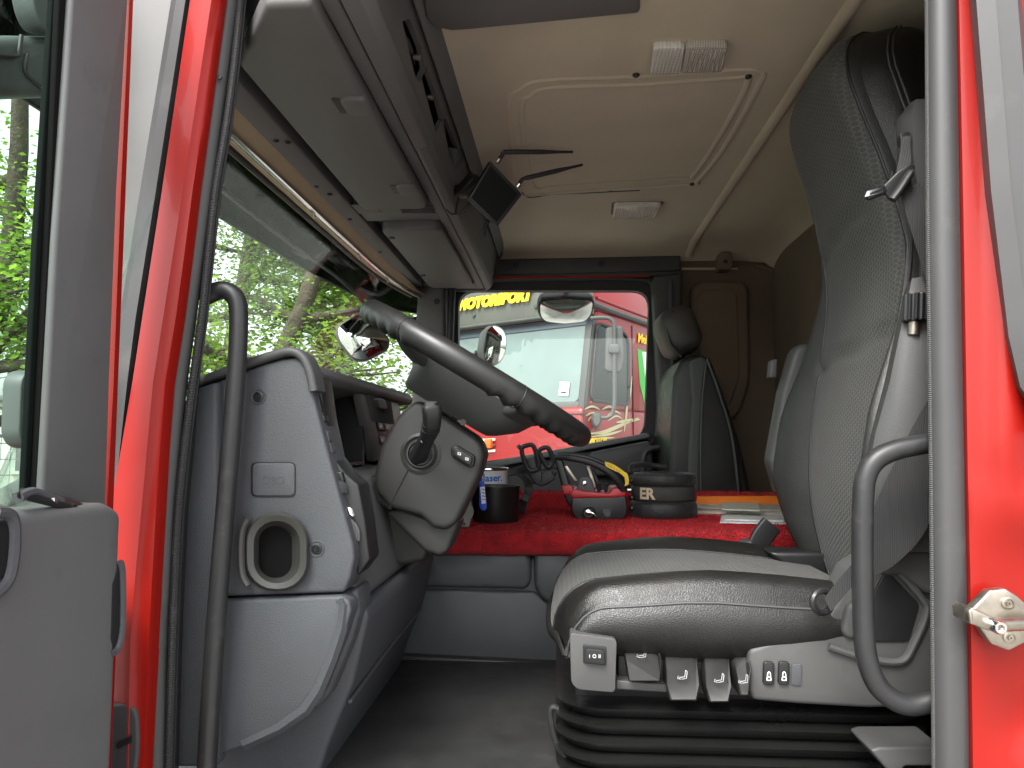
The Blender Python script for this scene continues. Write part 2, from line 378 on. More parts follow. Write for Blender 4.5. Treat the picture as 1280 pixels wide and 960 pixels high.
# roof, walls, floor
finish(box(-0.62, 1.05, 0.97, 3.26, 2.93, 2.99, 0.02), 'roof_skin', RED, cab)
finish(box(-0.60, 1.05, 0.975, 1.06, 2.76, 2.928, 0.02), 'door_header', RED, cab)
rows = []
for y, z in ((1.06, 2.83), (1.12, 2.845), (1.2, 2.85), (1.6, 2.852), (2.2, 2.853), (2.7, 2.852), (2.96, 2.85), (3.03, 2.843), (3.1, 2.825), (3.14, 2.80)):
    rows.append([V(x, y, z - (0.0 if x < 0.7 else (x - 0.7) ** 2 * 0.35 if x < 0.9 else 0.014 + (x - 0.9) * 0.9)) for x in (-0.30, -0.1, 0.1, 0.3, 0.5, 0.6, 0.7, 0.8, 0.9, 0.93, 0.96)])
finish(grid(rows, 0.012), 'headliner', LINER, cab, 60)
bead = [V(0.565, y, z) for y, z in ((1.08, 2.843), (1.6, 2.848), (2.4, 2.849), (2.96, 2.846), (3.05, 2.835), (3.11, 2.815))]
finish(sweep(bead, circ(0.019, 14), up=(0, 0, 1)), 'ceiling_bead', LINER, cab)
for pts in ([(652, 112), (680, 101), (800, 96), (925, 88), (948, 92), (950, 104), (905, 185), (872, 226), (858, 231), (700, 241), (660, 244), (648, 238), (640, 180), (636, 128)],
            [(664, 120), (690, 110), (800, 106), (915, 98), (934, 104), (900, 170), (866, 220), (850, 223), (700, 233), (668, 234), (658, 200), (652, 135)]):
    finish(sweep(crom([P(x, y, Z=2.8395) for x, y in pts], 5, True), [(0.009, 0), (0.004, 0.0035), (-0.004, 0.0035), (-0.009, 0), (-0.004, -0.0035), (0.004, -0.0035)], True, up=(0, 0, 1)), 'hatch_outline', LINER, cab)
for x, y in ((795, 92), (935, 94), (865, 229), (763, 237)):
    finish(lathe([(0.008, 0), (0.009, 0.004), (0.005, 0.008)], P(x, y, Z=2.842), (0, 0, -1), 14), 'ceiling_plug', BLACK, cab)
finish(tube([P(652, 240, Z=2.839), P(662, 247, Z=2.839), P(690, 243, Z=2.839), P(740, 241, Z=2.839), P(800, 238, Z=2.839)], 0.002, 6, 4), 'ceiling_cable', GREYD, cab)
# near roof edge trim with a rounded front corner
pts = [P(x, y, Z=2.838) for x, y in ((528, -30), (533, 6), (545, 18), (565, 22), (590, 20), (800, -1), (800, -60), (528, -60))]
finish(prism(pts, (0, 0, -0.03), 0.008), 'roof_edge_trim', CONS, cab)
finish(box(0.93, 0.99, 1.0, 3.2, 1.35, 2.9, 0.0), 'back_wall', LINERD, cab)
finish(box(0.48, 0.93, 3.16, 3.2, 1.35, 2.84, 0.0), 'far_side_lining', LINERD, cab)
# pressed recess outline of the far side lining
pts = [(868, 352), (905, 350), (928, 354), (936, 372), (938, 420), (936, 480), (926, 512), (905, 524), (868, 524), (864, 500), (863, 380)]
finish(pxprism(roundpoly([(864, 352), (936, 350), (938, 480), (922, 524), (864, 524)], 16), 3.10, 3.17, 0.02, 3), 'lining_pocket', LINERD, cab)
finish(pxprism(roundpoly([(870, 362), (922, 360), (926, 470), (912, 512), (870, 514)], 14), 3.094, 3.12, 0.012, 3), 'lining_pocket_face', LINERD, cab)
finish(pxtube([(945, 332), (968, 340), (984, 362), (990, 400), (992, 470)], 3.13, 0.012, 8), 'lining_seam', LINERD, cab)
finish(pxprism(roundpoly([(899, 314), (915, 314), (917, 336), (897, 336)], 5), 3.07, 3.15, 0.006), 'belt_bracket', LINERD, cab)
screw(cab, P(907, 327, Y=3.069), (0, -1, 0), 0.007)
finish(pxtube([(852, 336), (922, 336)], 3.13, 0.006, 8, 0), 'lining_strip', LINER, cab)
# floor and engine tunnel
finish(box(-0.60, 0.95, 1.02, 1.9, 1.36, 1.43, 0.0), 'floor', GREYD, cab)
finish(box(-0.60, 0.95, 1.9, 3.2, 1.30, 1.36, 0.0), 'floor_beyond_tunnel', GREYD, cab)
finish(box(-0.46, 0.90, 1.10, 1.865, 1.431, 1.442, 0.004), 'floor_mat', MATFLOOR, cab)
tun = finish(box(-0.58, 0.90, 1.885, 2.42, 1.35, 1.70, 0.03), 'engine_tunnel', GREYD, cab)
TP = mat('tunnel_plastic', (0.075, 0.08, 0.085), 0.45, bump=('noise', 700, 0.3), var=0.08, rvar=0.07, dirt=((0.13, 0.125, 0.115), 0.3, 10), bdist=0.0006)
finish(pxprism([(526, 690), (658, 690), (664, 700), (664, 728), (657, 737), (520, 734), (515, 720)], 1.868, 1.92, 0.012), 'tunnel_panel', TP, tun)
finish(pxprism([(490, 737), (668, 740), (690, 760), (760, 765), (760, 832), (478, 818)], 1.868, 1.92, 0.008), 'tunnel_panel', TP, tun)
finish(pxprism([(667, 690), (760, 690), (760, 762), (690, 757), (674, 746), (668, 732)], 1.862, 1.92, 0.012), 'tunnel_panel', TP, tun)
finish(pxprism([(478, 818), (760, 832), (760, 846), (474, 826)], 1.845, 1.90, 0.006), 'tunnel_skirt', MATFLOOR, tun)
finish(pxtube([(527, 690), (519, 722), (514, 752)], 1.86, 0.004, 8, 3), 'tunnel_edge', TP, tun)
# far wall: header, pillars, door
finish(pxprism([(612, 324), (851, 319), (851, 338), (820, 339), (600, 346)], 3.10, 3.2, 0.008), 'far_header', GREYD, cab)
for x, y in ((645, 332), (752, 330)): screw(cab, P(x, y, Y=3.099), (0, -1, 0), 0.011)
finish(pxprism([(560, 344), (851, 338), (851, 344), (560, 352)], 3.09, 3.2, 0.006), 'far_header_lip', GREYD, cab)
inn = roundpoly([(573, 363), (812, 363), (806, 547), (572, 582)], 22, 5)
mid = roundpoly([(560, 350), (826, 350), (820, 556), (560, 598)], 26, 5)
out = roundpoly([(548, 346), (853, 340), (853, 640), (548, 640)], 6, 5)
finish(pxring(mid, inn, 3.12, 0.05), 'far_window_gasket', RUBBERK, cab)
finish(pxring(out, roundpoly([(562, 352), (824, 352), (818, 554), (562, 596)], 24, 5), 3.135, 0.06), 'far_door_trim', GREYD, cab)
finish(pxprism([(575, 364), (811, 364), (805, 546), (573, 580)], 3.150, 3.155), 'far_window_pane', GLASS, cab)
finish(pxtube([(590, 352), (700, 349), (795, 349), (815, 356), (824, 378), (824, 470), (820, 556)], 3.108, 0.008, 8), 'far_gasket_lip', RUBBER, cab)
finish(pxprism([(590, 346), (812, 344), (812, 346), (590, 348.5)], 3.085, 3.1), 'far_red_edge', RED, cab)
fd = finish(pxprism([(540, 596), (812, 549), (818, 553), (818, 720), (540, 720)], 3.06, 3.2, 0.012), 'far_door_panel', GREYD, cab)
finish(pxprism([(556, 588), (811, 541), (813, 547), (556, 597)], 3.00, 3.12, 0.006), 'far_door_ledge', mat('ledge_plastic', (0.13, 0.14, 0.135), 0.5, bump=('noise', 600, 0.3), bdist=0.0006), fd)
finish(pxprism([(738, 566), (812, 551), (816, 558), (816, 590), (738, 596)], 2.93, 3.06, 0.015), 'far_armrest', GREYD, fd)
finish(pxprism(roundpoly([(560, 606), (700, 583), (712, 600), (700, 640), (560, 640)], 12), 3.03, 3.1, 0.015), 'far_door_pocket', GREYD, fd)
finish(pxtube([(828, 559), (812, 562), (805, 572), (804, 600), (804, 640)], 2.90, 0.012, 10), 'far_grab_handle', BLACKM, cab)
finish(pxprism([(816, 345), (853, 340), (853, 640), (816, 640), (821, 560), (826, 540)], 3.02, 3.13, 0.015), 'far_door_pillar', GREYD, cab)
finish(pxtube([(838, 352), (840, 420), (841, 520), (838, 640)], 3.015, 0.010, 8), 'far_pillar_tube', GREYD, cab)
fa = finish(pxprism([(523, 352), (556, 348), (556, 640), (500, 640), (514, 500), (514, 450), (519, 400)], 3.02, 3.14, 0.02), 'far_front_pillar', CONS, cab)
finish(pxtube([(566, 350), (563, 420), (560, 500), (556, 600)], 3.05, 0.016, 8), 'far_pillar_seal', RUBBERK, cab)
screw(fa, P(546, 377, Y=3.019), (0, -1, 0), 0.010)
finish(lathe([(0.022, 0), (0.022, 0.012), (0.016, 0.02), (0.004, 0.021)], P(529, 477, Y=3.02), (0, -1, 0), 16), 'pillar_knob', CONS, fa)
# front of the cab: windscreen, scuttle, outside sun visor
def wsx(z, y):       # windscreen surface: raked, with rounded ends
    e = max(0, abs(y - 2.12) - 0.75) / 0.36
    return -1.065 + (z - 1.9) * 0.40 + 0.30 * min(1.15, e) ** 2.2
rows = [[V(wsx(z, y), y, z) for y in [1.04 + 2.16 * k / 26 for k in range(27)]] for z in (1.88, 2.0, 2.2, 2.4, 2.6, 2.72)]
finish(grid(rows, 0.005), 'windscreen', GLASS, cab, 60)
finish(box(-1.06, -0.98, 1.1, 3.14, 0.9, 1.9, 0.03), 'front_panel', RED, cab)
finish(box(-1.02, -0.60, 1.02, 3.2, 1.3, 1.36), 'front_floor', GREYD, cab)
finish(box(-1.0, -0.45, 3.18, 3.24, 0.9, 1.9, 0.01), 'far_flank', RED, cab)
finish(box(-0.45, 1.05, 3.205, 3.26, 0.9, 1.9, 0.01), 'far_door_skin', RED, cab)
MATTE = mat('matte_black', (0.008, 0.008, 0.008), 0.9, spec=0.05)
finish(box(-0.80, -0.66, 1.10, 3.1, 2.70, 2.93, 0.01), 'screen_header', MATTE, cab)
finish(box(-1.02, -0.63, 1.0, 3.2, 2.935, 2.985, 0.01), 'roof_front', MATTE, cab)
rows = []
lower = crom([V(-1.15, 1.2, 2.74), V(-1.14, 1.5, 2.73), V(-1.08, 2.1, 2.71), V(-1.0, 2.65, 2.675), V(-0.88, 2.98, 2.63), V(-0.74, 3.14, 2.595), V(-0.60, 3.20, 2.58)], 5)
upper = crom([V(-0.98, 1.2, 2.93), V(-0.98, 1.5, 2.93), V(-0.95, 2.1, 2.93), V(-0.90, 2.65, 2.91), V(-0.82, 2.98, 2.87), V(-0.70, 3.12, 2.82), V(-0.6, 3.16, 2.80)], 5)
for t in (0, 0.15, 0.35, 0.55, 0.75, 1.0):
    rows.append([a.lerp(b, t) + V(-0.03 * math.sin(t * math.pi), 0, 0) for a, b in zip(lower, upper)])
vis = finish(grid(rows, 0.006), 'outside_sun_visor', SMOKE, cab, 60)
finish(tube([a + V(0, 0, -0.002) for a in lower], 0.005, 8), 'visor_lip', BLACK, vis)
for k in (6, 14, 20):
    finish(tube([lower[k] + V(0.02, 0, 0.03), lower[k] + V(0.1, 0, 0.0), lower[k] + V(0.16, 0, 0.04)], 0.012, 8, 3), 'visor_bracket', BLACK, vis)
for k in (9, 17):
    finish(prism([lower[k] + V(0.03, -0.09, 0.06), lower[k] + V(0.03, 0.09, 0.055), lower[k] + V(0.05, 0.09, 0.13), lower[k] + V(0.05, -0.09, 0.135)], (0.04, 0, 0.01), 0.012), 'visor_lamp', BLACK, vis)
finish(tube([V(-0.93, 1.6, 2.70), V(-0.90, 2.2, 2.66), V(-0.86, 2.75, 2.63), V(-0.78, 2.95, 2.53), V(-0.70, 3.05, 2.52), V(-0.62, 3.1, 2.55)], 0.008, 8, 5), 'mirror_bar', BLACK, vis)

# ---------------- near doorway: front post with its seals
def lr(tab, y): return interp(tab, y)
YS = [-40, 0, 80, 160, 240, 320, 400, 480, 560, 640, 720, 800, 880, 1000]
L_ = [(-40, 252), (0, 247), (240, 212), (480, 175), (640, 147), (720, 144), (1000, 138)]
H_ = [(-40, 272), (0, 266), (240, 230), (480, 193), (720, 171), (800, 165), (1000, 160)]
R_ = [(-40, 276), (0, 272), (240, 239), (380, 222), (480, 206), (580, 198), (720, 190), (960, 178), (1000, 176)]
finish(ribbon([[(lr(L_, y), y, 1.030), (lr(L_, y) * .5 + lr(H_, y) * .5, y, 1.020), (lr(H_, y) - 1.2, y, 1.0145), (lr(H_, y), y, 1.010), (lr(H_, y) + 1.2, y, 1.0125), (lr(R_, y) - 3, y, 1.0145), (lr(R_, y), y, 1.02), (lr(R_, y) + 10, y, 1.06)] for y in YS], 0.012), 'front_post', RED, cab, 50)
plug = finish(pxprism(roundpoly([(120, 884), (160, 879), (171, 890), (173, 930), (166, 1000), (120, 1000)], 12), 1.000, 1.03, 0.006), 'post_plug', RUBBER, cab)
finish(pxprism([(146, 928), (164, 920), (164, 928), (146, 937)], 0.998, 1.01), 'plug_slot', BLACK, plug)
SR = [(-40, 290), (0, 287), (240, 254), (400, 232), (480, 221), (560, 213), (640, 206), (720, 202), (800, 197), (960, 194), (1000, 193)]
path = crom([P(lr(SR, y), y, Y=1.045) for y in YS], 4)
finish(tube(path, 0.0150, 12), 'door_seal', SEALG, cab)
RB = [(-40, 305), (0, 301), (120, 289), (240, 269), (400, 252), (480, 241), (560, 231), (640, 223), (760, 217), (960, 211), (1000, 210)]
finish(tube(crom([P(lr(RB, y), y, Y=1.045) for y in YS], 4), 0.0062, 10), 'seal_edge', RIBBED, cab)
finish(ribbon([[(lr(RB, y) + 2, y, 1.055), (lr(RB, y) + (7 if y > 500 else 3), y, 1.10)] for y in YS], 0.006), 'seal_flange', BLACK, cab)
finish(pxtube([(196, 758), (195, 800), (194.5, 808)], 1.043, 0.0168, 12, 2), 'seal_joint', RUBBER, cab)
finish(lathe([(0.004, 0), (0.004, 0.003), (0.001, 0.003)], P(275, 97, Y=1.028), (0, -1, 0), 10), 'seal_plug', BLACK, cab)
# outer seals and silver corner panel between the door edge and the post
A_ = [(-40, 226), (0, 220), (240, 181), (400, 155), (480, 146), (640, 137), (700, 130)]
finish(ribbon([[(lr(A_, y) - 1, y, 1.07), (lr(A_, y) + 5, y, 1.055), (lr(A_, y) * .55 + lr(L_, y) * .45, y, 1.048), (lr(A_, y) * .3 + lr(L_, y) * .7, y, 1.06), (lr(L_, y) + 2, y, 1.042)] for y in YS[:10]], 0.006), 'post_gutter', SEALG, cab, 20)
finish(tube(crom([P(lr(A_, y) * .12 + lr(L_, y) * .88, y, Y=1.046) for y in YS[:10]], 3), 0.0055, 8), 'gutter_seal', RUBBERK, cab)
finish(ribbon([[(95, y, 1.10), (max(150, lr(A_, y) + 3), y, 1.09)] for y in YS[:10]], 0.006), 'corner_panel', SILVER, cab)
# near front pillar foot beside the dashboard
finish(pxprism([(243, 486), (272, 476), (272, 960), (216, 960), (224, 745), (232, 600)], 1.10, 1.13, 0.008), 'pillar_foot_trim', GREY, cab)
# ---------------- near doorway: rear post
B1 = [(-40, 1162), (0, 1163), (300, 1165), (600, 1169), (1000, 1173)]
B2 = [(-40, 1177), (0, 1178), (300, 1181), (600, 1187), (1000, 1191)]
B3 = [(-40, 1192), (0, 1193), (300, 1199), (600, 1204), (720, 1207), (1000, 1211)]
YB = [-60, 0, 100, 200, 300, 400, 500, 600, 700, 800, 900, 1020]
finish(tube(crom([P(lr(B1, y), y, Y=1.03) for y in YB], 4), 0.0075, 10), 'rear_seal_edge', RIBLIGHT, cab)
finish(ribbon([[(lr(B1, y) + 3, y, 1.04), (lr(B1, y) + 6, y, 1.022), (lr(B2, y), y, 1.016), (lr(B2, y) + 7, y, 1.022), (lr(B3, y) - 3, y, 1.04), (lr(B3, y) + 2, y, 1.04)] for y in YB], 0.01), 'rear_door_seal', SEALG, cab, 80)
finish(ribbon([[(lr(B1, y) - 1, y, 1.06), (lr(B1, y) + 6, y, 1.045)] for y in YB], 0.004), 'rear_seal_flange', BLACK, cab)
C1 = [(-60, 1222), (0, 1227), (240, 1246), (420, 1268), (480, 1282), (520, 1310), (1020, 1400)]
def bulge(px, y):      # pressings of the rear panel
    v = 0.0
    v += 0.02 * math.exp(-((px - 1262) / 26) ** 2) * (1 if y < 560 else math.exp(-((y - 560) / 60) ** 2))
    v -= 0.022 * math.exp(-((px - 1280) / 42) ** 2 - ((y - 900) / 46) ** 2)
    v += 0.02 * math.exp(-((px - 1300) / 60) ** 2 - ((y - 640) / 40) ** 2)
    return v
YF = list(range(-60, 1040, 20))
finish(ribbon([[(lr(B3, y) - 1, y, 1.05), (lr(B3, y) + 1, y, 1.022), (lr(B3, y) + 6, y, 1.012)] + [(lr(B3, y) + d, y, 1.010 - bulge(lr(B3, y) + d, y)) for d in (14, 24, 34, 44, 54, 64, 74, 84, 100, 130, 180)] for y in YF], 0.012), 'rear_post', RED, cab, 40)
fin = [y for y in range(-60, 560, 20)]
finish(ribbon([[(lr(C1, y) - 2, y, 1.0), (lr(C1, y) + 1, y, 0.978), (lr(C1, y) + 8, y, 0.976), (lr(C1, y) + 10, y, 0.984), (lr(C1, y) + 12, y, 0.976), (lr(C1, y) + 34, y, 0.972), (lr(C1, y) + 37, y, 0.992)] for y in fin], 0.012), 'outer_post_seal', SEALG, cab, 60)
# striker bolted to the rear post
st = finish(pxprism([(1212, 765), (1238, 738), (1258, 736), (1272, 745), (1300, 770), (1290, 800), (1262, 814), (1240, 806)], 0.978, 0.995, 0.003), 'striker', STEEL, cab)
finish(pxprism([(1211, 764), (1216, 760), (1242, 772), (1240, 790), (1213, 780)], 0.945, 0.957, 0.003), 'striker_tab', STEEL, st)
finish(pxprism([(1211, 764), (1217, 759), (1219, 782), (1213, 780)], 0.945, 0.985, 0.002), 'striker_web', STEEL, st)
finish(tube([P(1242, 781, Y=0.94), P(1254, 781, Y=0.95), P(1300, 779, Y=0.965)], 0.0085, 12), 'striker_pin', STEEL, st)
finish(lathe([(0.0085, 0), (0.0088, 0.01), (0.007, 0.014), (0.004, 0.014), (0.004, 0.010), (0.001, 0.010)], P(1243, 781.5, Y=0.945), (0, -1, 0), 16), 'striker_bolt', CHROME, st)
for x, y in ((1260, 754), (1262, 797)): screw(st, P(x, y, Y=0.977), (0, -1, 0), 0.006, m=STEEL)
finish(box(0.585, 1.6, 1.045, 1.10, 1.0, 2.9), 'rear_post_inner', RED, cab)
# grab handles
finish(pxtube([(252, 372), (262, 368), (275, 363), (288, 366), (297, 380), (298, 420), (293, 500), (283, 620), (273, 740), (265, 850), (257, 985)], 1.075, 0.0145, 14, 6), 'front_grab_handle', BLACKM, cab)
finish(pxtube([(1180, 552), (1150, 556), (1118, 563), (1095, 575), (1083, 594), (1079, 625), (1078, 700), (1080, 790), (1085, 828), (1098, 858), (1120, 876), (1145, 881), (1180, 872)], 1.06, 0.0145, 14, 6), 'rear_grab_handle', BLACKM, cab)

# ================================================================== open driver's door
DX = -0.60
door = thing('driver_door', 'open red driver door with grey plastic inner trim, folded back beside the front post', 'door', (DX, 0.6, 1.0))
def PD(x, y, dx=0.0): return P(x, y, X=DX + dx)
def doorpoly(pts, dx0, dx1, bev=0.0, seg=3):
    a = [PD(x, y, dx0) for x, y in pts]; return prism(a, (dx1 - dx0, 0, 0), bev, seg)
finish(doorpoly([(98, -40), (164.5, -40), (161, 0), (147, 240), (138, 480), (133, 637), (53, 618), (70, 300), (90, 0)], 0.0, -0.012, 0.005), 'window_frame', mat('door_trim_plastic', (0.11, 0.11, 0.112), 0.6, bump=('noise', 700, 0.3), var=0.08, dirt=((0.06, 0.06, 0.06), 0.4, 14), bdist=0.0006), door)
finish(doorpoly([(164, -40), (169, -40), (166.5, 0), (157, 240), (147.5, 480), (141, 650), (133, 650), (142, 480), (151, 240), (162, 0)], -0.004, -0.05), 'door_edge', RED, door)
finish(doorpoly([(80, -40), (98, -40), (90, 0), (70, 300), (53, 625), (44, 625), (60, 300), (74, 0)], -0.008, -0.016, 0.002), 'glass_channel', MATTE, door)
finish(doorpoly([(62, -40), (82, -40), (76, 0), (62, 300), (46, 625), (30, 625), (46, 300), (66, 0)], -0.016, -0.024, 0.002), 'window_weatherstrip', mat('green_tinted_rubber', (0.006, 0.009, 0.008), 0.7, spec=0.06, dirt=((0.02, 0.025, 0.023), 0.3, 20)), door)
gp = [V(DX - 0.045, 0.05, 1.8), V(DX - 0.045, 0.9, 1.8), V(DX - 0.045, 0.9, 2.7), V(DX - 0.045, 0.05, 2.7)]
finish(prism(gp, (-0.004, 0, 0)), 'window_pane', GLASSD, door)
finish(box(DX - 0.10, DX - 0.01, 0.05, 0.985, 1.0, 1.80, 0.03), 'door_shell', RED, door)
# padded lower panel
yr = P(153, 700, X=-0.535).y
ztop = P(100, 632, X=-0.545).z
pan = finish(prism([V(-0.535, yr, ztop - 0.012), V(-0.535, yr + 0.004, 1.0), V(-0.535, 0.05, 1.0), V(-0.535, 0.05, ztop + 0.02), V(-0.535, yr - 0.03, ztop)], (-0.07, 0, 0), 0.014, 4), 'door_panel', MATS['door_trim_plastic'], door)
finish(prism([PD(20, 624, 0.058), PD(26, 618, 0.045), PD(60, 622, 0.045), PD(112, 640, 0.05), PD(106, 645, 0.058)], (0, 0, 0.008), 0.003), 'switch_tray', BLACK, pan)
finish(tube([PD(22, 622, 0.055), PD(40, 616, 0.05), PD(58, 622, 0.05), PD(75, 628, 0.05)], 0.006, 8, 4), 'tray_lip', GREY, pan)
for x, y in ((64, 627), (87, 635)): finish(lathe([(0.006, 0), (0.006, 0.006), (0.002, 0.007)], PD(x, y + 2, 0.052), (0, 0, 1), 12), 'tray_button', CHROME if x < 70 else BLACK, pan)
finish(prism([V(-0.533, P(15, 690, X=-0.535).y, P(15, 648, X=-0.535).z), V(-0.533, P(17, 690, X=-0.535).y, P(17, 720, X=-0.535).z), V(-0.533, 0.3, 1.78), V(-0.533, 0.3, 1.93)], (-0.03, 0, 0), 0.008), 'pull_recess', BLACK, pan)
finish(tube([P(x, y, X=-0.532) for x, y in ((-6, 640), (10, 642), (17, 655), (17, 690), (10, 725), (-8, 745))], 0.006, 8, 4), 'pull_rim', GREY, pan)
finish(prism([P(x, y, X=-0.5345) for x, y in ((148, 704), (152, 712), (152.5, 780), (148, 805), (141, 815), (137, 800), (139, 730))], (-0.02, 0, 0), 0.004), 'door_hinge_cover', BLACK, pan)
finish(tube([P(x, y, X=-0.533) for x, y in ((150, 702), (153, 720), (153, 780), (148, 808), (141, 817))], 0.004, 8, 4), 'hinge_cover_rim', GREY, pan)
# ================================================================== dashboard
def PP(px, py, p0, n):
    d = ray(px, py); n = Vector(n); return CAM + d * ((Vector(p0) - CAM).dot(n) / d.dot(n))
def prism_hole(loops, d, bev=0.0, seg=2):
    bm = bmesh.new(); es = []
    for lp in loops:
        vs = [bm.verts.new(p) for p in lp]
        for i in range(len(vs)): es.append(bm.edges.new((vs[i], vs[(i + 1) % len(vs)])))
    bmesh.ops.triangle_fill(bm, use_beauty=True, edges=es)
    r = bmesh.ops.extrude_face_region(bm, geom=bm.faces[:])
    bmesh.ops.translate(bm, vec=Vector(d), verts=[v for v in r['geom'] if isinstance(v, bmesh.types.BMVert)])
    bmesh.ops.recalc_face_normals(bm, faces=bm.faces)
    return bevel(bm, bev, seg, 40)
dash = thing('dashboard', 'grey and black plastic dashboard with oval side vent and deep hooded instrument recess', 'dashboard', (-0.6, 1.9, 1.45))
ov = [(346.0 + dx, 690.0 + dy) for dx, dy in rrect(62, 80, 28, 6)]
up = [(243, 487), (330, 455), (352, 449), (370, 447), (381, 452), (388, 466), (393, 500), (408, 560), (425, 622), (441, 680), (443, 697), (438, 722), (430, 741), (222, 748), (228, 640)]
ep = finish(prism_hole([[P(x, y, Y=1.12) for x, y in up], [P(x, y, Y=1.12) for x, y in ov]], (0, 0.075, 0), 0.007, 3), 'end_panel', GREY, dash)
lo = [(222, 753), (428, 745), (437, 752), (439, 765), (428, 800), (402, 866), (386, 890), (360, 908), (320, 928), (276, 944), (214, 950)]
lp = finish(pxprism(lo, 1.112, 1.20, 0.005), 'end_panel_lower', GREY, dash)
finish(pxprism([(432, 742), (446, 735), (449, 765), (440, 800), (412, 868), (396, 888), (380, 880), (430, 790)], 1.15, 1.23, 0.008), 'end_panel_return', GREY, dash)
finish(ribbon([[(a, b, 1.1105), (c, d, 1.108), (e, f, 1.116)] for a, b, c, d, e, f in ((419, 752, 426, 748, 432, 748), (424, 757, 431, 756, 437, 757), (420, 784, 427, 786, 434, 787), (408, 820, 415, 824, 421, 826), (391, 860, 398, 865, 404, 868), (376, 882, 382, 889, 387, 893), (345, 905, 349, 912, 352, 917), (300, 926, 303, 933, 305, 939))], 0.004), 'edge_band', GREY, lp)
# hood moulding along the top
finish(sweep(crom([P(x, y, Y=1.135) for x, y in ((240, 484), (300, 461), (345, 446), (368, 441), (383, 448), (392, 466), (397, 490))], 5), rrect(0.05, 0.014, 0.006, 3), up=(0, 0, 1)), 'hood_moulding', GREYD, dash)
# oval side vent
def ovr(w, h, r, Y, cx=346.0, cy=690.0): return [P(cx + a, cy + b, Y=Y) for a, b in rrect(w, h, r, 6)]
VENT = mat('vent_rubber', (0.040, 0.039, 0.036), 0.5, bump=('noise', 400, 0.3), dirt=((0.075, 0.072, 0.064), 0.4, 20), bdist=0.0006)
vn = finish(loft([ovr(80, 98, 36, 1.119), ovr(80, 98, 36, 1.110), ovr(74, 92, 34, 1.103), ovr(58, 78, 28, 1.106), ovr(46, 68, 22, 1.125), ovr(40, 64, 19, 1.135, 344)], False), 'side_vent', VENT, dash)
finish(loft([ovr(44, 66, 20, 1.126), ovr(44, 66, 20, 1.128)], True), 'vent_shadow_liner', BLACK, vn) if False else None
DUCT = mat('duct_shade_black', (0.004, 0.004, 0.004), 0.7, spec=0.1)  # near-black base stands in for the darkness of a deep duct
finish(loft([ovr(42, 66, 19, 1.133, 344), ovr(40, 66, 18, 1.16, 341), ovr(40, 66, 17, 1.176, 341), ovr(0.2, 0.2, 0.05, 1.1765, 341)], True), 'vent_duct', DUCT, vn)
finish(sweep(crom([P(346 - 26 + a * 0.5 - 8, 690 + b, Y=1.104) for a, b in [(-4, -42), (-18, -28), (-22, 0), (-18, 28), (-4, 42)]], 4), circ(0.006, 8)), 'vent_flap_lip', VENT, vn)
# blank cover with raised letters
ob = finish(pxprism(roundpoly([(315, 579), (368, 579), (368, 620), (315, 620)], 7), 1.1165, 1.122, 0.002), 'diagnostic_cover', GREY, dash)
finish(text_bm('OBD', frame(P(341, 600, Y=1.1163), (0, -1, 0)), 0.018), 'cover_letter', GREY, ob)
finish(pxring(roundpoly([(313.5, 577.5), (369.5, 577.5), (369.5, 621.5), (313.5, 621.5)], 8), roundpoly([(315, 579), (368, 579), (368, 620), (315, 620)], 7), 1.1185, 0.003), 'cover_groove', BLACK, ob)
for x, y in ((323, 496), (396, 686), (256, 770)): 
    s = finish(lathe([(0.013, 0.0), (0.012, 0.0012), (0.009, -0.001)], P(x, y, Y=1.1195 if y < 740 else 1.1115), (0, -1, 0), 18), 'screw_dish', GREY, ep if y < 740 else lp)
    screw(s, P(x, y, Y=1.1185 if y < 740 else 1.1105), (0, -1, 0), 0.006)
# body of the dash behind the end panel
finish(xzprism([(-1.0, 1.90), (-0.75, 2.03), (-0.52, 2.112), (-0.44, 2.132), (-0.415, 2.128), (-0.402, 2.112), (-0.41, 2.098), (-0.46, 2.094), (-0.62, 2.06), (-1.0, 1.86)], 1.17, 1.93, 0.006), 'hood', GREYD, dash)
finish(xzprism([(-1.0, 1.86), (-0.60, 1.98), (-0.47, 2.03), (-0.43, 2.0), (-0.42, 1.80), (-0.5, 1.7), (-1.0, 1.5)], 1.93, 3.05, 0.03), 'passenger_dash', GREYD, dash)
finish(xzprism([(-0.99, 1.6), (-0.99, 1.90), (-0.62, 1.952), (-0.44, 1.948), (-0.395, 1.940), (-0.37, 1.925), (-0.335, 1.735), (-0.35, 1.722), (-0.6, 1.6)], 1.18, 1.88, 0.012), 'lower_dash', mat('lower_dash_plastic', (0.085, 0.085, 0.084), 0.55, bump=('noise', 420, 0.5), var=0.06), dash)
finish(xzprism([(-0.99, 1.40), (-0.60, 1.75), (-0.36, 1.722), (-0.328, 1.726), (-0.32, 1.71), (-0.345, 1.60), (-0.385, 1.50), (-0.40, 1.45), (-0.42, 1.40)], 1.19, 1.80, 0.022, 4), 'knee_panel', GREY, dash)
KL = [V(-0.3265, 1.215 + 0.58 * t, 1.575 - 0.0 * t) for t in (0, 1)]
finish(tube([V(-0.352, 1.20, 1.568), V(-0.350, 1.45, 1.580), V(-0.350, 1.79, 1.583)], 0.0035, 8, 4), 'knee_panel_seam', GREYD, dash)
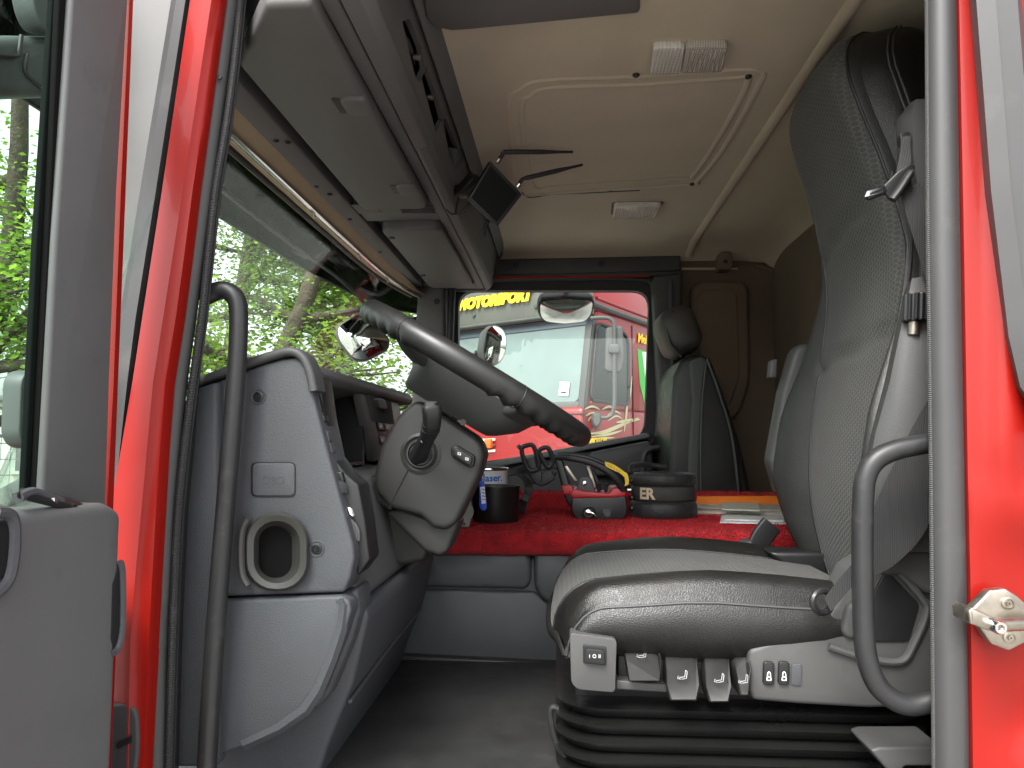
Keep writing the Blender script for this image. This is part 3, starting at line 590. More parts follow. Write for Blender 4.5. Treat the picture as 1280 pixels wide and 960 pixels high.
# instrument recess
finish(box(-0.62, -0.60, 1.18, 1.52, 1.92, 2.11), 'recess_back', BLACK, dash)
finish(box(-0.60, -0.42, 1.18, 1.51, 1.950, 1.957), 'recess_floor', BLACK, dash)
finish(box(-0.60, -0.425, 1.51, 1.525, 1.93, 2.10), 'recess_side', BLACK, dash)
finish(tube([V(-0.60, 1.35, 1.955), V(-0.597, 1.35, 2.03), V(-0.597, 1.35, 2.10)], 0.002, 6, 0), 'recess_seam', GREYD, dash)
# divider, vent and switch block facing the driver
XF = -0.415
def DF(px, py, dx=0.0): return P(px, py, X=XF + dx)
finish(prism([DF(x, y) for x, y in ((450, 486), (461, 488), (470, 530), (479, 572), (469, 577), (459, 530))], (-0.02, 0, 0), 0.003), 'divider', CONS, dash)
blk = finish(prism([DF(x, y, -0.006) for x, y in ((456, 483), (490, 494), (498, 502), (502, 520), (504, 560), (496, 590), (476, 590), (468, 530))], (-0.12, 0, 0), 0.004), 'vent_block', BLACK, dash)
for k in range(8):
    t = (k + 0.5) / 8
    a, b = (459 + 31 * t, 491 + 11 * t), (467 + 26.5 * t, 526 + 4 * t)
    finish(prism([DF(a[0] - 1.3, a[1], 0.001), DF(a[0] + 1.0, a[1] + .4, 0.006), DF(b[0] + 1.0, b[1] + .3, 0.006), DF(b[0] - 1.3, b[1], 0.001)], (-0.012, 0, 0)), 'vent_slat', CONS, blk)
finish(prism([DF(x, y, 0.012) for x, y in roundpoly([(472, 497), (482, 499), (485, 512), (475, 511)], 3)], (-0.012, 0, 0), 0.003), 'vent_tab', CONS, blk)
for x, y in ((476, 533), (484, 534), (478, 550)):
    b_ = finish(prism([DF(x - 3.6, y - 5, 0.002), DF(x + 3.2, y - 4, 0.002), DF(x + 4, y + 5, 0.002), DF(x - 3, y + 5, 0.002)], (-0.008, 0, 0), 0.0015), 'dash_button', BLACK, blk)
    finish(prism([DF(x - 1.2, y - 2, 0.0026), DF(x + 1.2, y - 2, 0.0026), DF(x + 1.6, y + 2, 0.0026), DF(x - 1, y + 2, 0.0026)], (-0.001, 0, 0)), 'button_mark', WHITE, b_)
# narrow switch strip on the edge of the end panel
strip = finish(pxprism([(386, 458), (400, 474), (406, 520), (417, 572), (432, 592), (448, 606), (456, 650), (462, 700), (447, 720), (441, 690), (425, 625), (408, 562), (392, 500)], 1.15, 1.215, 0.004), 'switch_strip', BLACK, dash)
for pts, nm, mm in (([(392, 492), (398, 494), (403, 515), (397, 514)], 'strip_switch', BLACK), ([(397, 516), (405, 519), (407, 527), (400, 527)], 'strip_switch', BLACK),
                    ([(401, 538), (409, 538), (412, 552), (405, 553)], 'strip_roller', GREYD), ([(405, 553), (412, 553), (416, 566), (409, 567)], 'strip_roller', GREYD),
                    ([(411, 586), (415.5, 585), (419, 596), (415, 598)], 'red_button', REDPL), ([(420, 590), (427, 590), (430, 602), (424, 603)], 'strip_switch', BLACK),
                    ([(424, 607), (431, 606), (434, 616), (428, 618)], 'strip_switch', GREYD)):
    finish(pxprism(pts, 1.140, 1.16, 0.002), nm, mm, strip)
finish(lathe([(0.012, 0), (0.012, 0.012), (0.010, 0.02), (0.003, 0.021)], P(421, 610, Y=1.15), (0.6, -0.8, 0.1), 18), 'lamp_knob', BLACKM, strip)
finish(pxtube([(414, 600), (418, 598), (423, 603)], 1.138, 0.003, 8, 3), 'knob_bezel', CHROME, strip)
for k in range(5):
    finish(pxtube([(430 + k * 3.2, 640 + k * 3.4), (436 + k * 3.0, 652 + k * 3.0), (437 + k * 2.8, 668 + k * 2)], 1.145, 0.0028, 8, 3), 'vent_roller', GREYD, strip)
finish(pxprism([(434, 634), (438, 637), (441, 646), (437, 643)], 1.138, 1.15, 0.001), 'roller_mark', WHITE, strip)

# ================================================================== steering column and wheel
ca, sa = math.cos(R(31)), math.sin(R(31))
WC = P(596, 468, Y=1.43)                         # centre of the wheel
RADX = V(ca, 0, -sa); AX = V(sa, 0, ca)          # across the wheel (towards the seat), and its axis (up)
swl = thing('steering_wheel', 'black four-spoke steering wheel with finger grips, tilted above its grey column', 'steering wheel', WC)
def WL(u, v, w): return WC + RADX * u + V(0, 1, 0) * v + AX * w
RW = 0.242
ring, sc_ = [], []
for k in range(96):
    a = 2 * math.pi * k / 96; ring.append(WL(RW * math.cos(a), RW * math.sin(a), 0.0))
bm = bmesh.new(); NR = []
for k in range(192):
    a = 2 * math.pi * k / 192; c, s = math.cos(a), math.sin(a); row = []
    grip = 1.0 if (abs(((math.degrees(a) + 180) % 360) - 180) > 112 or 15 < abs(((math.degrees(a) + 180) % 360) - 180) < 75) else 0.0
    for j in range(16):
        b = 2 * math.pi * j / 16; rr = 0.0225
        u, w = math.cos(b), math.sin(b)
        wob = 0.0035 * grip * max(0, -w) * math.cos(a * 44)
        row.append(bm.verts.new(WL((RW + (rr + wob) * u) * c, (RW + (rr + wob) * u) * s, (rr + wob * 1.3) * w)))
    NR.append(row)
for k in range(192):
    A, B = NR[k], NR[(k + 1) % 192]
    for j in range(16): bm.faces.new((A[j], A[(j + 1) % 16], B[(j + 1) % 16], B[j]))
WHEEL = mat('wheel_rubber', (0.015, 0.015, 0.0148), 0.4, bump=('noise', 600, 0.35), rvar=0.08, dirt=((0.05, 0.048, 0.045), 0.4, 30), bdist=0.0006)
rim = finish(bm, 'rim', WHEEL, swl, 60)
for ang in (118, 242, 62, 298, 205, 155):
    a = R(ang); cc = WL(RW * math.cos(a), RW * math.sin(a), 0); tdir = (RADX * -math.sin(a) + V(0, 1, 0) * math.cos(a)); rdir = RADX * math.cos(a) + V(0, 1, 0) * math.sin(a)
    finish(sweep([cc + (rdir * math.cos(2 * math.pi * j / 20) + AX * math.sin(2 * math.pi * j / 20)) * 0.0223 for j in range(20)], circ(0.0011, 6), True), 'rim_seam', BLACK, rim)
# underside of the hub: a wide tapered bowl with four arms
def hubring(w, u0, u1, hv, r):
    out = []
    for x, y in rrect(u1 - u0, 2 * hv, r, 5): out.append(WL((u0 + u1) / 2 + x, y, w))
    return out
HUB = mat('hub_plastic', (0.04, 0.04, 0.039), 0.5, bump=('noise', 500, 0.3), rvar=0.06, dirt=((0.08, 0.077, 0.07), 0.35, 12), bdist=0.0006)
finish(loft([hubring(-0.005, -0.10, 0.15, 0.12, 0.05), hubring(-0.02, -0.105, 0.155, 0.125, 0.05), hubring(-0.06, -0.105, 0.13, 0.11, 0.045), hubring(-0.088, -0.105, 0.095, 0.085, 0.04), hubring(-0.094, -0.10, 0.085, 0.08, 0.04)]), 'hub', HUB, swl)
for sv in (-1, 1):
    for u0, u1, w in ((-0.09, -0.12, 0.03), (0.10, 0.15, 0.03)):
        v0, v1 = 0.08 * sv, math.sqrt(RW ** 2 - u1 ** 2) * sv
        finish(sweep(crom([WL(u0, v0, -0.035), WL((u0 + u1) / 2, (v0 + v1) / 2, -0.025), WL(u1, v1, -0.004)], 5), rrect(0.045, 0.022, 0.009, 3), up=AX), 'spoke', HUB, swl)
finish(lathe([(0.006, 0), (0.006, 0.004), (0.001, 0.004)], P(579, 528, Y=1.31), (0, -1, 0), 12), 'hub_plug', BLACK, swl)

clm = thing('steering_column', 'grey plastic steering column shroud with a thick control stalk and rocker switch', 'steering column', P(560, 690, Y=1.5))
COLP = mat('column_plastic', (0.027, 0.027, 0.0265), 0.5, bump=('noise', 900, 0.3), var=0.05, rvar=0.06, bdist=0.0006)
shp = [(518, 500), (531, 503), (594, 545), (603, 556), (605, 570), (598, 596), (584, 626), (570, 655), (556, 664), (540, 660), (524, 645), (488, 636), (468, 614), (467, 592), (475, 558), (495, 522)]
sh = finish(pxprism(shp, 1.37, 1.47, 0.013, 4, 30), 'shroud', COLP, clm)
finish(pxprism([(500, 634), (545, 650), (575, 650), (560, 690), (549, 697), (530, 690), (508, 668), (480, 640)], 1.40, 1.49, 0.012), 'column_neck', COLP, clm)
finish(pxprism([(470, 592), (478, 588), (493, 632), (488, 640), (462, 622), (456, 600)], 1.40, 1.53, 0.01), 'shroud_collar', COLP, clm)
finish(pxprism([(452, 600), (476, 590), (494, 640), (540, 682), (530, 702), (500, 708), (462, 690)], 1.47, 1.60, 0.012), 'column_root', COLP, clm)
finish(tube([P(511, 586, Y=1.369), P(500, 607, Y=1.369), P(487, 634, Y=1.371)], 0.0012, 6, 3), 'shroud_split', BLACK, sh)
rg = finish(lathe([(0.040, 0), (0.040, 0.002), (0.034, 0.005), (0.030, 0.001), (0.027, 0.006), (0.024, 0.006), (0.023, -0.004), (0.004, -0.004)], P(526, 567, Y=1.37), (0, -1, 0), 32), 'stalk_bezel', COLP, clm)
finish(lathe([(0.0235, 0.001), (0.022, 0.0022), (0.002, 0.0022)], P(526, 567, Y=1.37), (0, -1, 0), 24), 'stalk_socket', BLACK, rg)
sp = crom([P(522, 572, Y=1.375), P(527, 562, Y=1.34), P(534, 547, Y=1.30), P(539, 532, Y=1.27), P(540, 518, Y=1.255), P(539, 506, Y=1.25)], 5)
ss = [1.0, 1.0, .98, .96, .94, .92, .9, .88, .86, .84, .84, .88, .92, .96, 1.0, 1.0, 1.0, 1.0, 1.0, 1.02, 1.04, 1.06, 1.06, 1.04, 1.0, 0.92][:len(sp)]
stk = finish(sweep(sp, rrect(0.032, 0.028, 0.009, 4), scale=ss), 'stalk', BLACK, clm)
finish(sweep([sp[-1] + V(0, 0, -0.001), sp[-1] + V(0.0, -0.001, 0.005)], rrect(0.025, 0.021, 0.006, 4)), 'stalk_cap', GREYD, stk)
for k in (14, 16): finish(sweep([sp[k], sp[k] + (sp[k + 1] - sp[k]) * 0.25], rrect(0.0335, 0.0295, 0.009, 4)), 'stalk_ring', BLACK, stk)
finish(lathe([(0.003, 0), (0.003, 0.002), (0.001, 0.002)], P(528, 551, Y=1.293), (0.2, -1, 0), 10), 'stalk_mark', WHITE, stk)
rb = finish(pxprism(roundpoly([(563, 559), (570, 556), (594, 570), (592, 583), (586, 585), (564, 571)], 4), 1.355, 1.39, 0.004), 'rocker_bezel', BLACK, clm)
rk = finish(pxprism(roundpoly([(566, 561), (571, 559), (591, 571), (589, 581), (585, 582), (567, 570)], 3), 1.350, 1.37, 0.003), 'rocker_switch', BLACK, rb)
for x, y in ((574, 567), (583.5, 573.5)):
    finish(pxring([(x - 2, y - 2), (x + 2.2, y - 1), (x + 2, y + 2.4), (x - 2, y + 1.4)], [(x - 1, y - 1), (x + 1.2, y - .2), (x + 1, y + 1.4), (x - 1, y + .6)], 1.3493, 0.001), 'rocker_mark', WHITE, rk)

# ================================================================== overhead console
con = thing('overhead_console', 'dark grey overhead storage console with two lids above the windscreen', 'console', (-0.45, 2.0, 2.66))
finish(box(-0.66, -0.305, 1.09, 3.1, 2.705, 2.74), 'tray', BLACK, con)
def cz(px, py, z=2.66): return P(px, py, Z=z)
finish(xzprism([(-0.640, 2.655), (-0.590, 2.662), (-0.588, 2.71), (-0.64, 2.71)], 1.085, 3.08, 0.004), 'front_rail', CONS, con)
finish(xzprism([(-0.362, 2.667), (-0.333, 2.667), (-0.333, 2.71), (-0.362, 2.71)], 0.99, 3.08, 0.003), 'rear_rail', CONS, con)
finish(xzprism([(-0.588, 2.668), (-0.362, 2.668), (-0.362, 2.705), (-0.588, 2.705)], 1.945, 2.095, 0.003), 'cross_rail', CONS, con)
finish(xzprism([(-0.588, 2.668), (-0.362, 2.668), (-0.362, 2.705), (-0.588, 2.705)], 2.97, 3.08, 0.003), 'end_rail', CONS, con)
def lid(y0, y1, tabs):
    near = [(-0.552, 1.15), (-0.435, 0.985), (-0.366, 0.985)] if y0 < 1.1 else roundpoly([(-0.552, y1), (-0.552, y0), (-0.366, y0), (-0.366, y1)], 0.035, 5)[6:18]
    far_ = roundpoly([(-0.366, y0), (-0.366, y1), (-0.552, y1), (-0.552, y0)], 0.035, 5)[6:18]
    o = finish(prism([V(x, y, 2.644) for x, y in near + far_], (0, 0, 0.045), 0.010, 4), 'lid', CONS, con)
    for yy in tabs:
        finish(prism([V(x, y, 2.637) for x, y in roundpoly([(-0.415, yy - 0.035), (-0.364, yy - 0.035), (-0.364, yy + 0.035), (-0.415, yy + 0.035)], 0.02, 5)], (0, 0, 0.025), 0.006), 'lid_catch', CONS, o)
        finish(prism([V(x, y, 2.643) for x, y in roundpoly([(-0.430, yy - 0.032), (-0.414, yy - 0.032), (-0.414, yy + 0.032), (-0.430, yy + 0.032)], 0.007, 4)], (0, 0, 0.012)), 'catch_slot', BLACK, o)
    return o
lid(1.02, 1.925, (1.30, 1.76)); l2 = lid(2.115, 2.955, ())
for x, y in ((490, 297), (529, 344)): finish(lathe([(0.009, 0), (0.010, 0.005), (0.004, 0.006)], cz(x, y, 2.6445), (0, 0, -1), 12), 'lid_lock', GREYD, l2)
gr = finish(prism([cz(x, y, 2.667) for x, y in ((495, 255), (541, 255), (546, 267), (501, 267))], (0, 0, -0.002), 0.001), 'speaker_grille', GREYD, con)
for k in range(6): finish(prism([cz(497 + k * .9 + 1, 256.5 + k * 1.7, 2.6645), cz(540 + k * .8, 256.5 + k * 1.7, 2.6645), cz(540.3 + k * .8, 257.3 + k * 1.7, 2.6645), cz(497.3 + k * .9 + 1, 257.3 + k * 1.7, 2.6645)], (0, 0, -0.002)), 'grille_bar', BLACK, gr)
pl = finish(prism([cz(x, y, 2.667) for x, y in ((421, 256), (468, 255), (477, 266), (431, 267))], (0, 0, -0.0015), 0.0008), 'blank_plate', CONS, con)
finish(lathe([(0.004, 0), (0.004, 0.002), (0.001, 0.002)], cz(436, 261, 2.665), (0, 0, -1), 10), 'plate_hole', BLACK, pl)
for x, y in ((345, 176), (360, 178), (395, 233), (412, 243), (437, 274), (475, 315)): screw(con, P(x, y, Z=2.657), (0, 0, -1), 0.005)
# fascia facing the seats, with open slots
f0, f1 = V(-0.300, 0, 2.695), V(-0.264, 0, 2.85)
fn = V(f1.z - f0.z, 0, -(f1.x - f0.x)).normalized()
def FA(px, py): return PP(px, py, f0, fn)
outl = [V(f0.x, 1.02, f0.z), V(f0.x, 3.08, f0.z), V(f1.x, 3.08, f1.z), V(f1.x, 1.02, f1.z)]
slots = [[(503, 27), (512, 24), (527, 60), (532, 88), (524, 103), (518, 92)], [(527, 98), (533, 82), (548, 125), (554, 150), (545, 166)], [(553, 150), (557, 146), (573, 186), (584, 184), (570, 214), (562, 196)]]
finish(prism_hole([outl] + [[FA(x, y) for x, y in s] for s in slots], fn * -0.012), 'fascia', CONS, con)
finish(box(-0.37, -0.318, 1.02, 3.08, 2.715, 2.927), 'slot_back', BLACK, con)
for i, (x, y) in enumerate(((514, 45), (521, 60), (524, 72), (537, 118), (541, 133))):
    c = FA(x, y) - fn * 0.012
    finish(prism([c + V(0, a, b) for a, b in rrect(0.05, 0.014, 0.005, 3)], fn * -0.03, 0.002), 'slot_switch', GREYD if i % 2 else BLACK, con)
for x, y in ((522, 72), (539, 122)): finish(lathe([(0.006, 0), (0.006, 0.012), (0.001, 0.013)], FA(x, y) - fn * 0.008, fn, 10), 'slot_knob', STEEL, con)
finish(prism([FA(572, 186), FA(585, 184), FA(577, 205), FA(569, 214)], fn * -0.03, 0.002), 'slot_lip', GREY, con)
rows_ = [[(-0.331, 2.668), (-0.321, 2.662), (-0.305, 2.672), (-0.296, 2.697), (-0.31, 2.72), (-0.331, 2.70)]]
finish(xzprism(rows_[0], 0.99, 3.09, 0.004), 'lower_strip', CONS, con)
finish(xzprism([(-0.328, 2.66), (-0.300, 2.668), (-0.290, 2.70), (-0.300, 2.72)], 0.985, 1.56, 0.003), 'lower_strip_cover', CONS, con)
for x, y in ((472, 45), (481, 68), (522, 166)): finish(lathe([(0.004, 0), (0.006, 0.001), (0.004, 0.003), (0.001, 0.002)], PP(x, y, V(-0.302, 0, 2.68), V(0.8, 0, -0.6)), V(0.8, 0, -0.6), 10), 'strip_screw', GREYD, con)
finish(xzprism([(-0.264, 2.80), (-0.235, 2.845), (-0.24, 2.86), (-0.29, 2.86)], 1.08, 3.09, 0.004), 'fascia_cove', CONS, con)
finish(xzprism([(-0.64, 2.66), (-0.33, 2.66), (-0.296, 2.69), (-0.262, 2.84), (-0.64, 2.84)], 3.085, 3.11, 0.006), 'end_cheek', CONS, con)
# roller blind along the windscreen top
bl = thing('roller_blind', 'rolled beige windscreen blind with thin metal rod', 'blind', (-0.68, 2.1, 2.64))
zb = lambda y: 2.648 - 0.02 * max(0, (y - 2.5) / 0.6) ** 2
xb = lambda y: 0.10 * max(0, (y - 2.4) / 0.7) ** 2.5
ys = [1.09 + 1.96 * k / 20 for k in range(21)]
finish(grid([[V(-0.640 + min(0.02, xb(y)), y, zb(y) + 0.014), V(-0.665 + xb(y), y, zb(y) + 0.002), V(-0.695 + xb(y), y, zb(y) - 0.003), V(-0.72 + xb(y), y, zb(y) + 0.004), V(-0.732 + xb(y), y, zb(y) + 0.02)] for y in ys], 0.004), 'blind_cloth', mat('blind_cloth', (0.36, 0.27, 0.18), 0.8, bump=('noise', 300, 0.2), var=0.08), bl, 60)
finish(tube([V(-0.683 + xb(y), y, zb(y) - 0.011) for y in ys], 0.0055, 8), 'blind_rod', CHROME, bl)
finish(tube([V(-0.699 + xb(y), y, zb(y) - 0.007) for y in ys], 0.0025, 6), 'blind_wire', STEEL, bl)
finish(tube([V(-0.736 + xb(y), y, zb(y) + 0.004) for y in ys], 0.010, 8), 'blind_edge', BLACK, bl)
for y in (1.9, 2.35, 2.7): finish(tube([V(-0.683 + xb(y), y, zb(y) - 0.016), V(-0.683 + xb(y), y, zb(y) - 0.03)], 0.004, 6), 'rod_hook', TAN, bl)
# ceiling lamps
def lamp(c, lab, two):
    o = thing('ceiling_lamp', lab, 'ceiling lamp', sum((P(x, y, Z=2.85) for x, y in c), V(0, 0, 0)) / 4, 'ceiling lamps')
    q = [P(x, y, Z=2.856) for x, y in c]
    mid = sum(q, V(0, 0, 0)) / 4
    finish(prism([mid + (p - mid) * 1.03 for p in roundquad(q, 0.02)], (0, 0, -0.016), 0.003), 'lamp_base', GREYD, o)
    def sub(a, b): return [q[0].lerp(q[1], a), q[0].lerp(q[1], b), q[3].lerp(q[2], b), q[3].lerp(q[2], a)]
    for i_, (a, b) in enumerate(((0.03, 0.42), (0.425, 0.94)) if two else ((0.04, 0.96),)):
        s = sub(a, b); finish(prism([p + V(0, 0, -0.015) for p in roundquad(s, 0.012)], (0, 0, -0.018), 0.006), 'lamp_lens', LENSC if i_ == 0 else LENS, o)
        for k in range(9 if two else 14):
            t0 = a + (b - a) * (k + 0.7) / (9.4 if two else 14.4); r_ = sub(t0, t0 + 0.012); c_ = sum(r_, V(0, 0, 0)) / 4
            finish(prism([c_ + (p - c_) * 0.8 + V(0, 0, -0.031) for p in r_], (0, 0, -0.004)), 'lens_rib', LENSC, o)
    return o
def roundquad(q, r, n=4):
    out = []
    for i in range(4):
        p0, p1, p2 = q[i - 1], q[i], q[(i + 1) % 4]; a = p1 + (p0 - p1).normalized() * r; b = p1 + (p2 - p1).normalized() * r
        for k in range(n + 1): t = k / n; out.append(a * (1 - t) ** 2 + p1 * (2 * t * (1 - t)) + b * t * t)
    return out
lamp([(813, 42), (916, 39), (909, 73), (809, 77)], 'larger two-part interior lamp on the beige ceiling near the open doorway', True)
lamp([(765, 247), (830, 246), (821, 262), (763, 264)], 'small clear interior lamp on the beige ceiling above the far window', False)
# ================================================================== driver's seat
seat = thing('driver_seat', 'black leather and grey patterned fabric driver seat on a ribbed black bellows base', 'seat', (0.3, 1.47, 1.44))
YC = 1.47
# --- backrest: rows from bottom to top, columns across
XCT = smooth_tab([(1.70, .575), (1.78, .560), (1.90, .550), (2.05, .562), (2.20, .588), (2.35, .600), (2.50, .572), (2.62, .535), (2.70, .520), (2.76, .535), (2.795, .575), (2.81, .62)])
WT = smooth_tab([(1.70, .19), (1.78, .23), (1.90, .262), (2.05, .255), (2.20, .222), (2.35, .188), (2.50, .166), (2.62, .155), (2.70, .145), (2.76, .125), (2.795, .095), (2.81, .06)])
BT = [(1.70, .02), (1.80, .045), (1.92, .062), (2.05, .055), (2.2, .03), (2.35, .012), (2.5, .006), (2.81, .0)]
TT = [(1.70, .10), (1.85, .13), (2.2, .12), (2.5, .12), (2.65, .13), (2.78, .11), (2.81, .06)]
FBT = [(1.70, .62), (1.9, .60), (2.1, .66), (2.3, .80), (2.45, .9), (2.6, .96), (2.81, .98)]    # where the fabric ends, share of the half width
NBT = [(1.70, .66), (1.9, .68), (2.05, .80), (2.2, .92), (2.35, .97), (2.6, .98), (2.81, .98)]    # the same on the doorway side
NZ = 64; ZS = [1.70 + (2.81 - 1.70) * k / (NZ - 1) for k in range(NZ)]
def bpt(z, u):
    """front of the backrest; u in [-1, 1] across (negative = towards the doorway)"""
    w = interp(WT, z); x = interp(XCT, z); b = interp(BT, z); f = interp(FBT, z) if u > 0 else interp(NBT, z); a = abs(u)
    X = x
    if a > f: t = (a - f) / (1 - f); X -= b * math.sin(t * math.pi * 0.62)
    if a > 0.86: t = (a - 0.86) / 0.14; X += 0.045 * (1 - math.sqrt(max(0, 1 - t * t)))
    X -= 0.012 * (1 - min(1, a / max(f, .01)) ** 2)
    crease = 0.0
    for zc, sl in ((2.43, -0.35), (2.175, -0.22)):           # sewn pleats across the fabric
        if a <= f: crease += 0.010 * math.exp(-((z - zc - sl * (u * w) * 0.5) / 0.008) ** 2)
    return V(X + crease, YC + u * w, z)
def brow(us): return [[bpt(z, u if not callable(u) else u(z)) for u in us] for z in ZS]
def span(a, b, n): return [(lambda z, t=k / (n - 1): a(z) * (1 - t) + b(z) * t) for k in range(n)]
fz = lambda z: interp(FBT, z)
fnr = lambda z: interp(NBT, z)
back = finish(grid(brow(span(lambda z: -fnr(z), fz, 19)), 0.01), 'back_panel', FABRIC, seat, 70)
finish(grid(brow(span(lambda z: -1.0, lambda z: -fnr(z), 12)), 0.01), 'back_bolster', LEATHERG, seat, 70)
finish(grid(brow(span(fz, lambda z: 1.0, 12)), 0.01), 'back_bolster', LEATHERG, seat, 70)
def sidept(z, s, t):
    p = bpt(z, s); d = interp(TT, z); a = t * math.pi / 2
    return p + V(d * t, s * 0.016 * math.sin(t * math.pi), 0)
for s in (-1, 1):
    finish(grid([[sidept(z, s, t) for t in (0, .1, .2, .35, .5, .65, .8, .9, 1)] for z in ZS], 0.008), 'back_side', LEATHER, seat, 70)
    for off, rr in ((0.36, 0.0022), (0.44, 0.0022)):
        finish(tube([sidept(z, s, off) + V(0, s * 0.0025, 0) for z in ZS[::2]], rr, 6), 'side_stitch', GREYD, seat)
finish(grid([[bpt(z, -1).lerp(bpt(z, 1), t) + V(interp(TT, z), 0, 0) for t in (0, .25, .5, .75, 1)] for z in ZS], 0.008), 'back_shell', BLACK, seat, 70)
top = ZS[-1]
finish(loft([[bpt(top, u) for u in (-1, -.5, 0, .5, 1)] + [bpt(top, u) + V(interp(TT, top), 0, 0) for u in (1, .5, 0, -.5, -1)],
             [bpt(top, u * .6) + V(0.02, 0, 0.006) for u in (-1, -.5, 0, .5, 1)] + [bpt(top, u * .6) + V(interp(TT, top) - 0.01, 0, 0.006) for u in (1, .5, 0, -.5, -1)]]), 'back_top', LEATHER, seat, 60)
for s in (-1, 1):
    finish(tube([bpt(z, fz(z) if s > 0 else -fnr(z)) + V(-0.001, 0, 0) for z in ZS], 0.0030, 8), 'fabric_seam', LEATHER, back)
# --- cushion
def ctop(x, u):
    """u across [-1,1]; x from the nose (0) to the back (1)"""
    hw = 0.245 + 0.012 * math.sin(x * 3.1)
    X = -0.022 + 0.555 * x; a = abs(u)
    z = 1.742 + 0.018 * math.sin(x * math.pi * 0.9) - 0.028 * max(0, (x - 0.45)) 
    if x < 0.16: z -= 0.085 * (1 - math.sqrt(max(0, 1 - ((0.16 - x) / 0.16) ** 2)))
    if a > 0.62: t = (a - 0.62) / 0.38; z += 0.022 * math.sin(t * math.pi * 0.8) * (0.45 + 0.55 * min(1, x * 2))
    if a > 0.82: t = (a - 0.82) / 0.18; z -= 0.024 * (1 - math.sqrt(max(0, 1 - t * t)))
    X += 0.03 * (a ** 3) * max(0, 1 - x * 5)
    return V(X, YC - 0.0 + u * hw, z)
XS = [0, .008, .02, .04, .07, .1, .14, .18, .24, .32, .4, .5, .6, .7, .8, .9, 1.0]
us = lambda a, b, n: [a + (b - a) * k / (n - 1) for k in range(n)]
cush = finish(grid([[ctop(x, u) for u in us(-.60, .60, 15)] for x in XS], 0.01), 'cushion_panel', FABRICC, seat, 70)
for s in (-1, 1): finish(grid([[ctop(x, s * u) for u in us(.60, 1.0, 14)] for x in XS], 0.01), 'cushion_bolster', LEATHER, seat, 70)
def cside(x, s, t):
    p = ctop(x, s); zb = 1.648 - 0.014 * math.sin(x * math.pi) + (0.035 * max(0, x - 0.75) / 0.25)
    return V(p.x, p.y + s * 0.022 * math.sin(t * math.pi) - s * 0.02 * t * t, p.z + (zb - p.z) * t + (0.004 * math.sin(x * 17 + t * 4)) * t * (1 - t) * 4 * 0.6)
for s in (-1, 1):
    finish(grid([[cside(x, s, t) for t in us(0, 1, 10)] for x in XS], 0.006), 'cushion_side', LEATHER, seat, 70)
    finish(tube([cside(x, s, 0.10) + V(0, s * 0.001, 0) for x in XS], 0.0022, 6), 'cushion_stitch', RUBBER, seat)
    finish(tube([ctop(x, s * .60) + V(0, 0, 0.0005) for x in XS], 0.0026, 8), 'cushion_seam', LEATHER, cush)
nose = []
for t in us(0, 1, 8):
    nose.append([ctop(0, u) + V(0.012 * t * t - 0.006 * math.sin(t * math.pi), 0, 0) + V(0, 0, (1.648 - ctop(0, u).z) * t) for u in us(-1, 1, 15)])
finish(grid(nose, 0.006), 'cushion_front', LEATHER, seat, 70)
finish(grid([[ctop(x, u) + V(0, 0, 0) if False else V(ctop(x, u).x, ctop(x, u * .95).y, 1.652) for u in (-1, 0, 1)] for x in XS], 0.006), 'cushion_pan', BLACK, seat, 70)
# --- base console with switches and levers
BASE = mat('seat_base_plastic', (0.066, 0.066, 0.065), 0.5, bump=('noise', 900, 0.3), var=0.06, rvar=0.05, dirt=((0.10, 0.096, 0.088), 0.35, 14), bdist=0.0006)
YB_ = 1.205
sb = finish(pxprism([(936, 812), (960, 804), (1010, 790), (1032, 778), (1048, 748), (1066, 712), (1100, 690), (1112, 672), (1180, 690), (1180, 884), (1085, 886), (1000, 881), (941, 876), (936, 860)], YB_, 1.28, 0.008), 'base_cover', BASE, seat)
hol = finish(pxprism(roundpoly([(1092, 742), (1108, 712), (1150, 755), (1146, 770), (1136, 802), (1092, 802)], 6), YB_ - 0.004, 1.24, 0.003), 'cover_recess', BLACK, sb)
finish(tube([P(x, y, Y=YB_ - 0.004) for x, y in ((1036, 808), (1080, 822), (1125, 827), (1142, 805), (1158, 765), (1150, 745), (1120, 712))], 0.006, 8, 4), 'recess_rim', BASE, sb)
finish(pxprism([(1094, 705), (1110, 668), (1135, 668), (1185, 690), (1185, 745), (1160, 745), (1130, 720), (1108, 722)], 1.19, 1.30, 0.012), 'hinge_cover', BASE, seat)
finish(pxprism([(1052, 790), (1058, 760), (1075, 745), (1090, 760), (1090, 800), (1060, 800)], 1.195, 1.24, 0.008), 'lever_tongue', BASE, sb)
for x0 in (955, 974):
    w_ = finish(pxprism(roundpoly([(x0, 827), (x0 + 13.5, 828), (x0 + 13, 857), (x0 - 1, 856)], 4), YB_ - 0.006, YB_ + 0.01, 0.003), 'lock_switch', BLACK, sb)
    finish(pxring(roundpoly([(x0 + 3.5, 846), (x0 + 9, 846), (x0 + 9.5, 851), (x0 + 3, 851)], 1, 2), roundpoly([(x0 + 4.5, 847), (x0 + 8, 847), (x0 + 8.3, 850), (x0 + 4.2, 850)], 1, 2), YB_ - 0.0068, 0.001), 'switch_mark', WHITE, w_)
    finish(pxtube([(x0 + 4.5, 846), (x0 + 4.6, 842), (x0 + 6.3, 840), (x0 + 8, 842), (x0 + 8.2, 846)], YB_ - 0.0066, 0.0009, 6, 3), 'switch_mark', WHITE, w_)
finish(pxprism(roundpoly([(990, 830), (1003, 830), (1002, 858), (989, 857)], 4), YB_ - 0.0025, YB_ + 0.01, 0.001), 'blank_switch', GREY, sb)
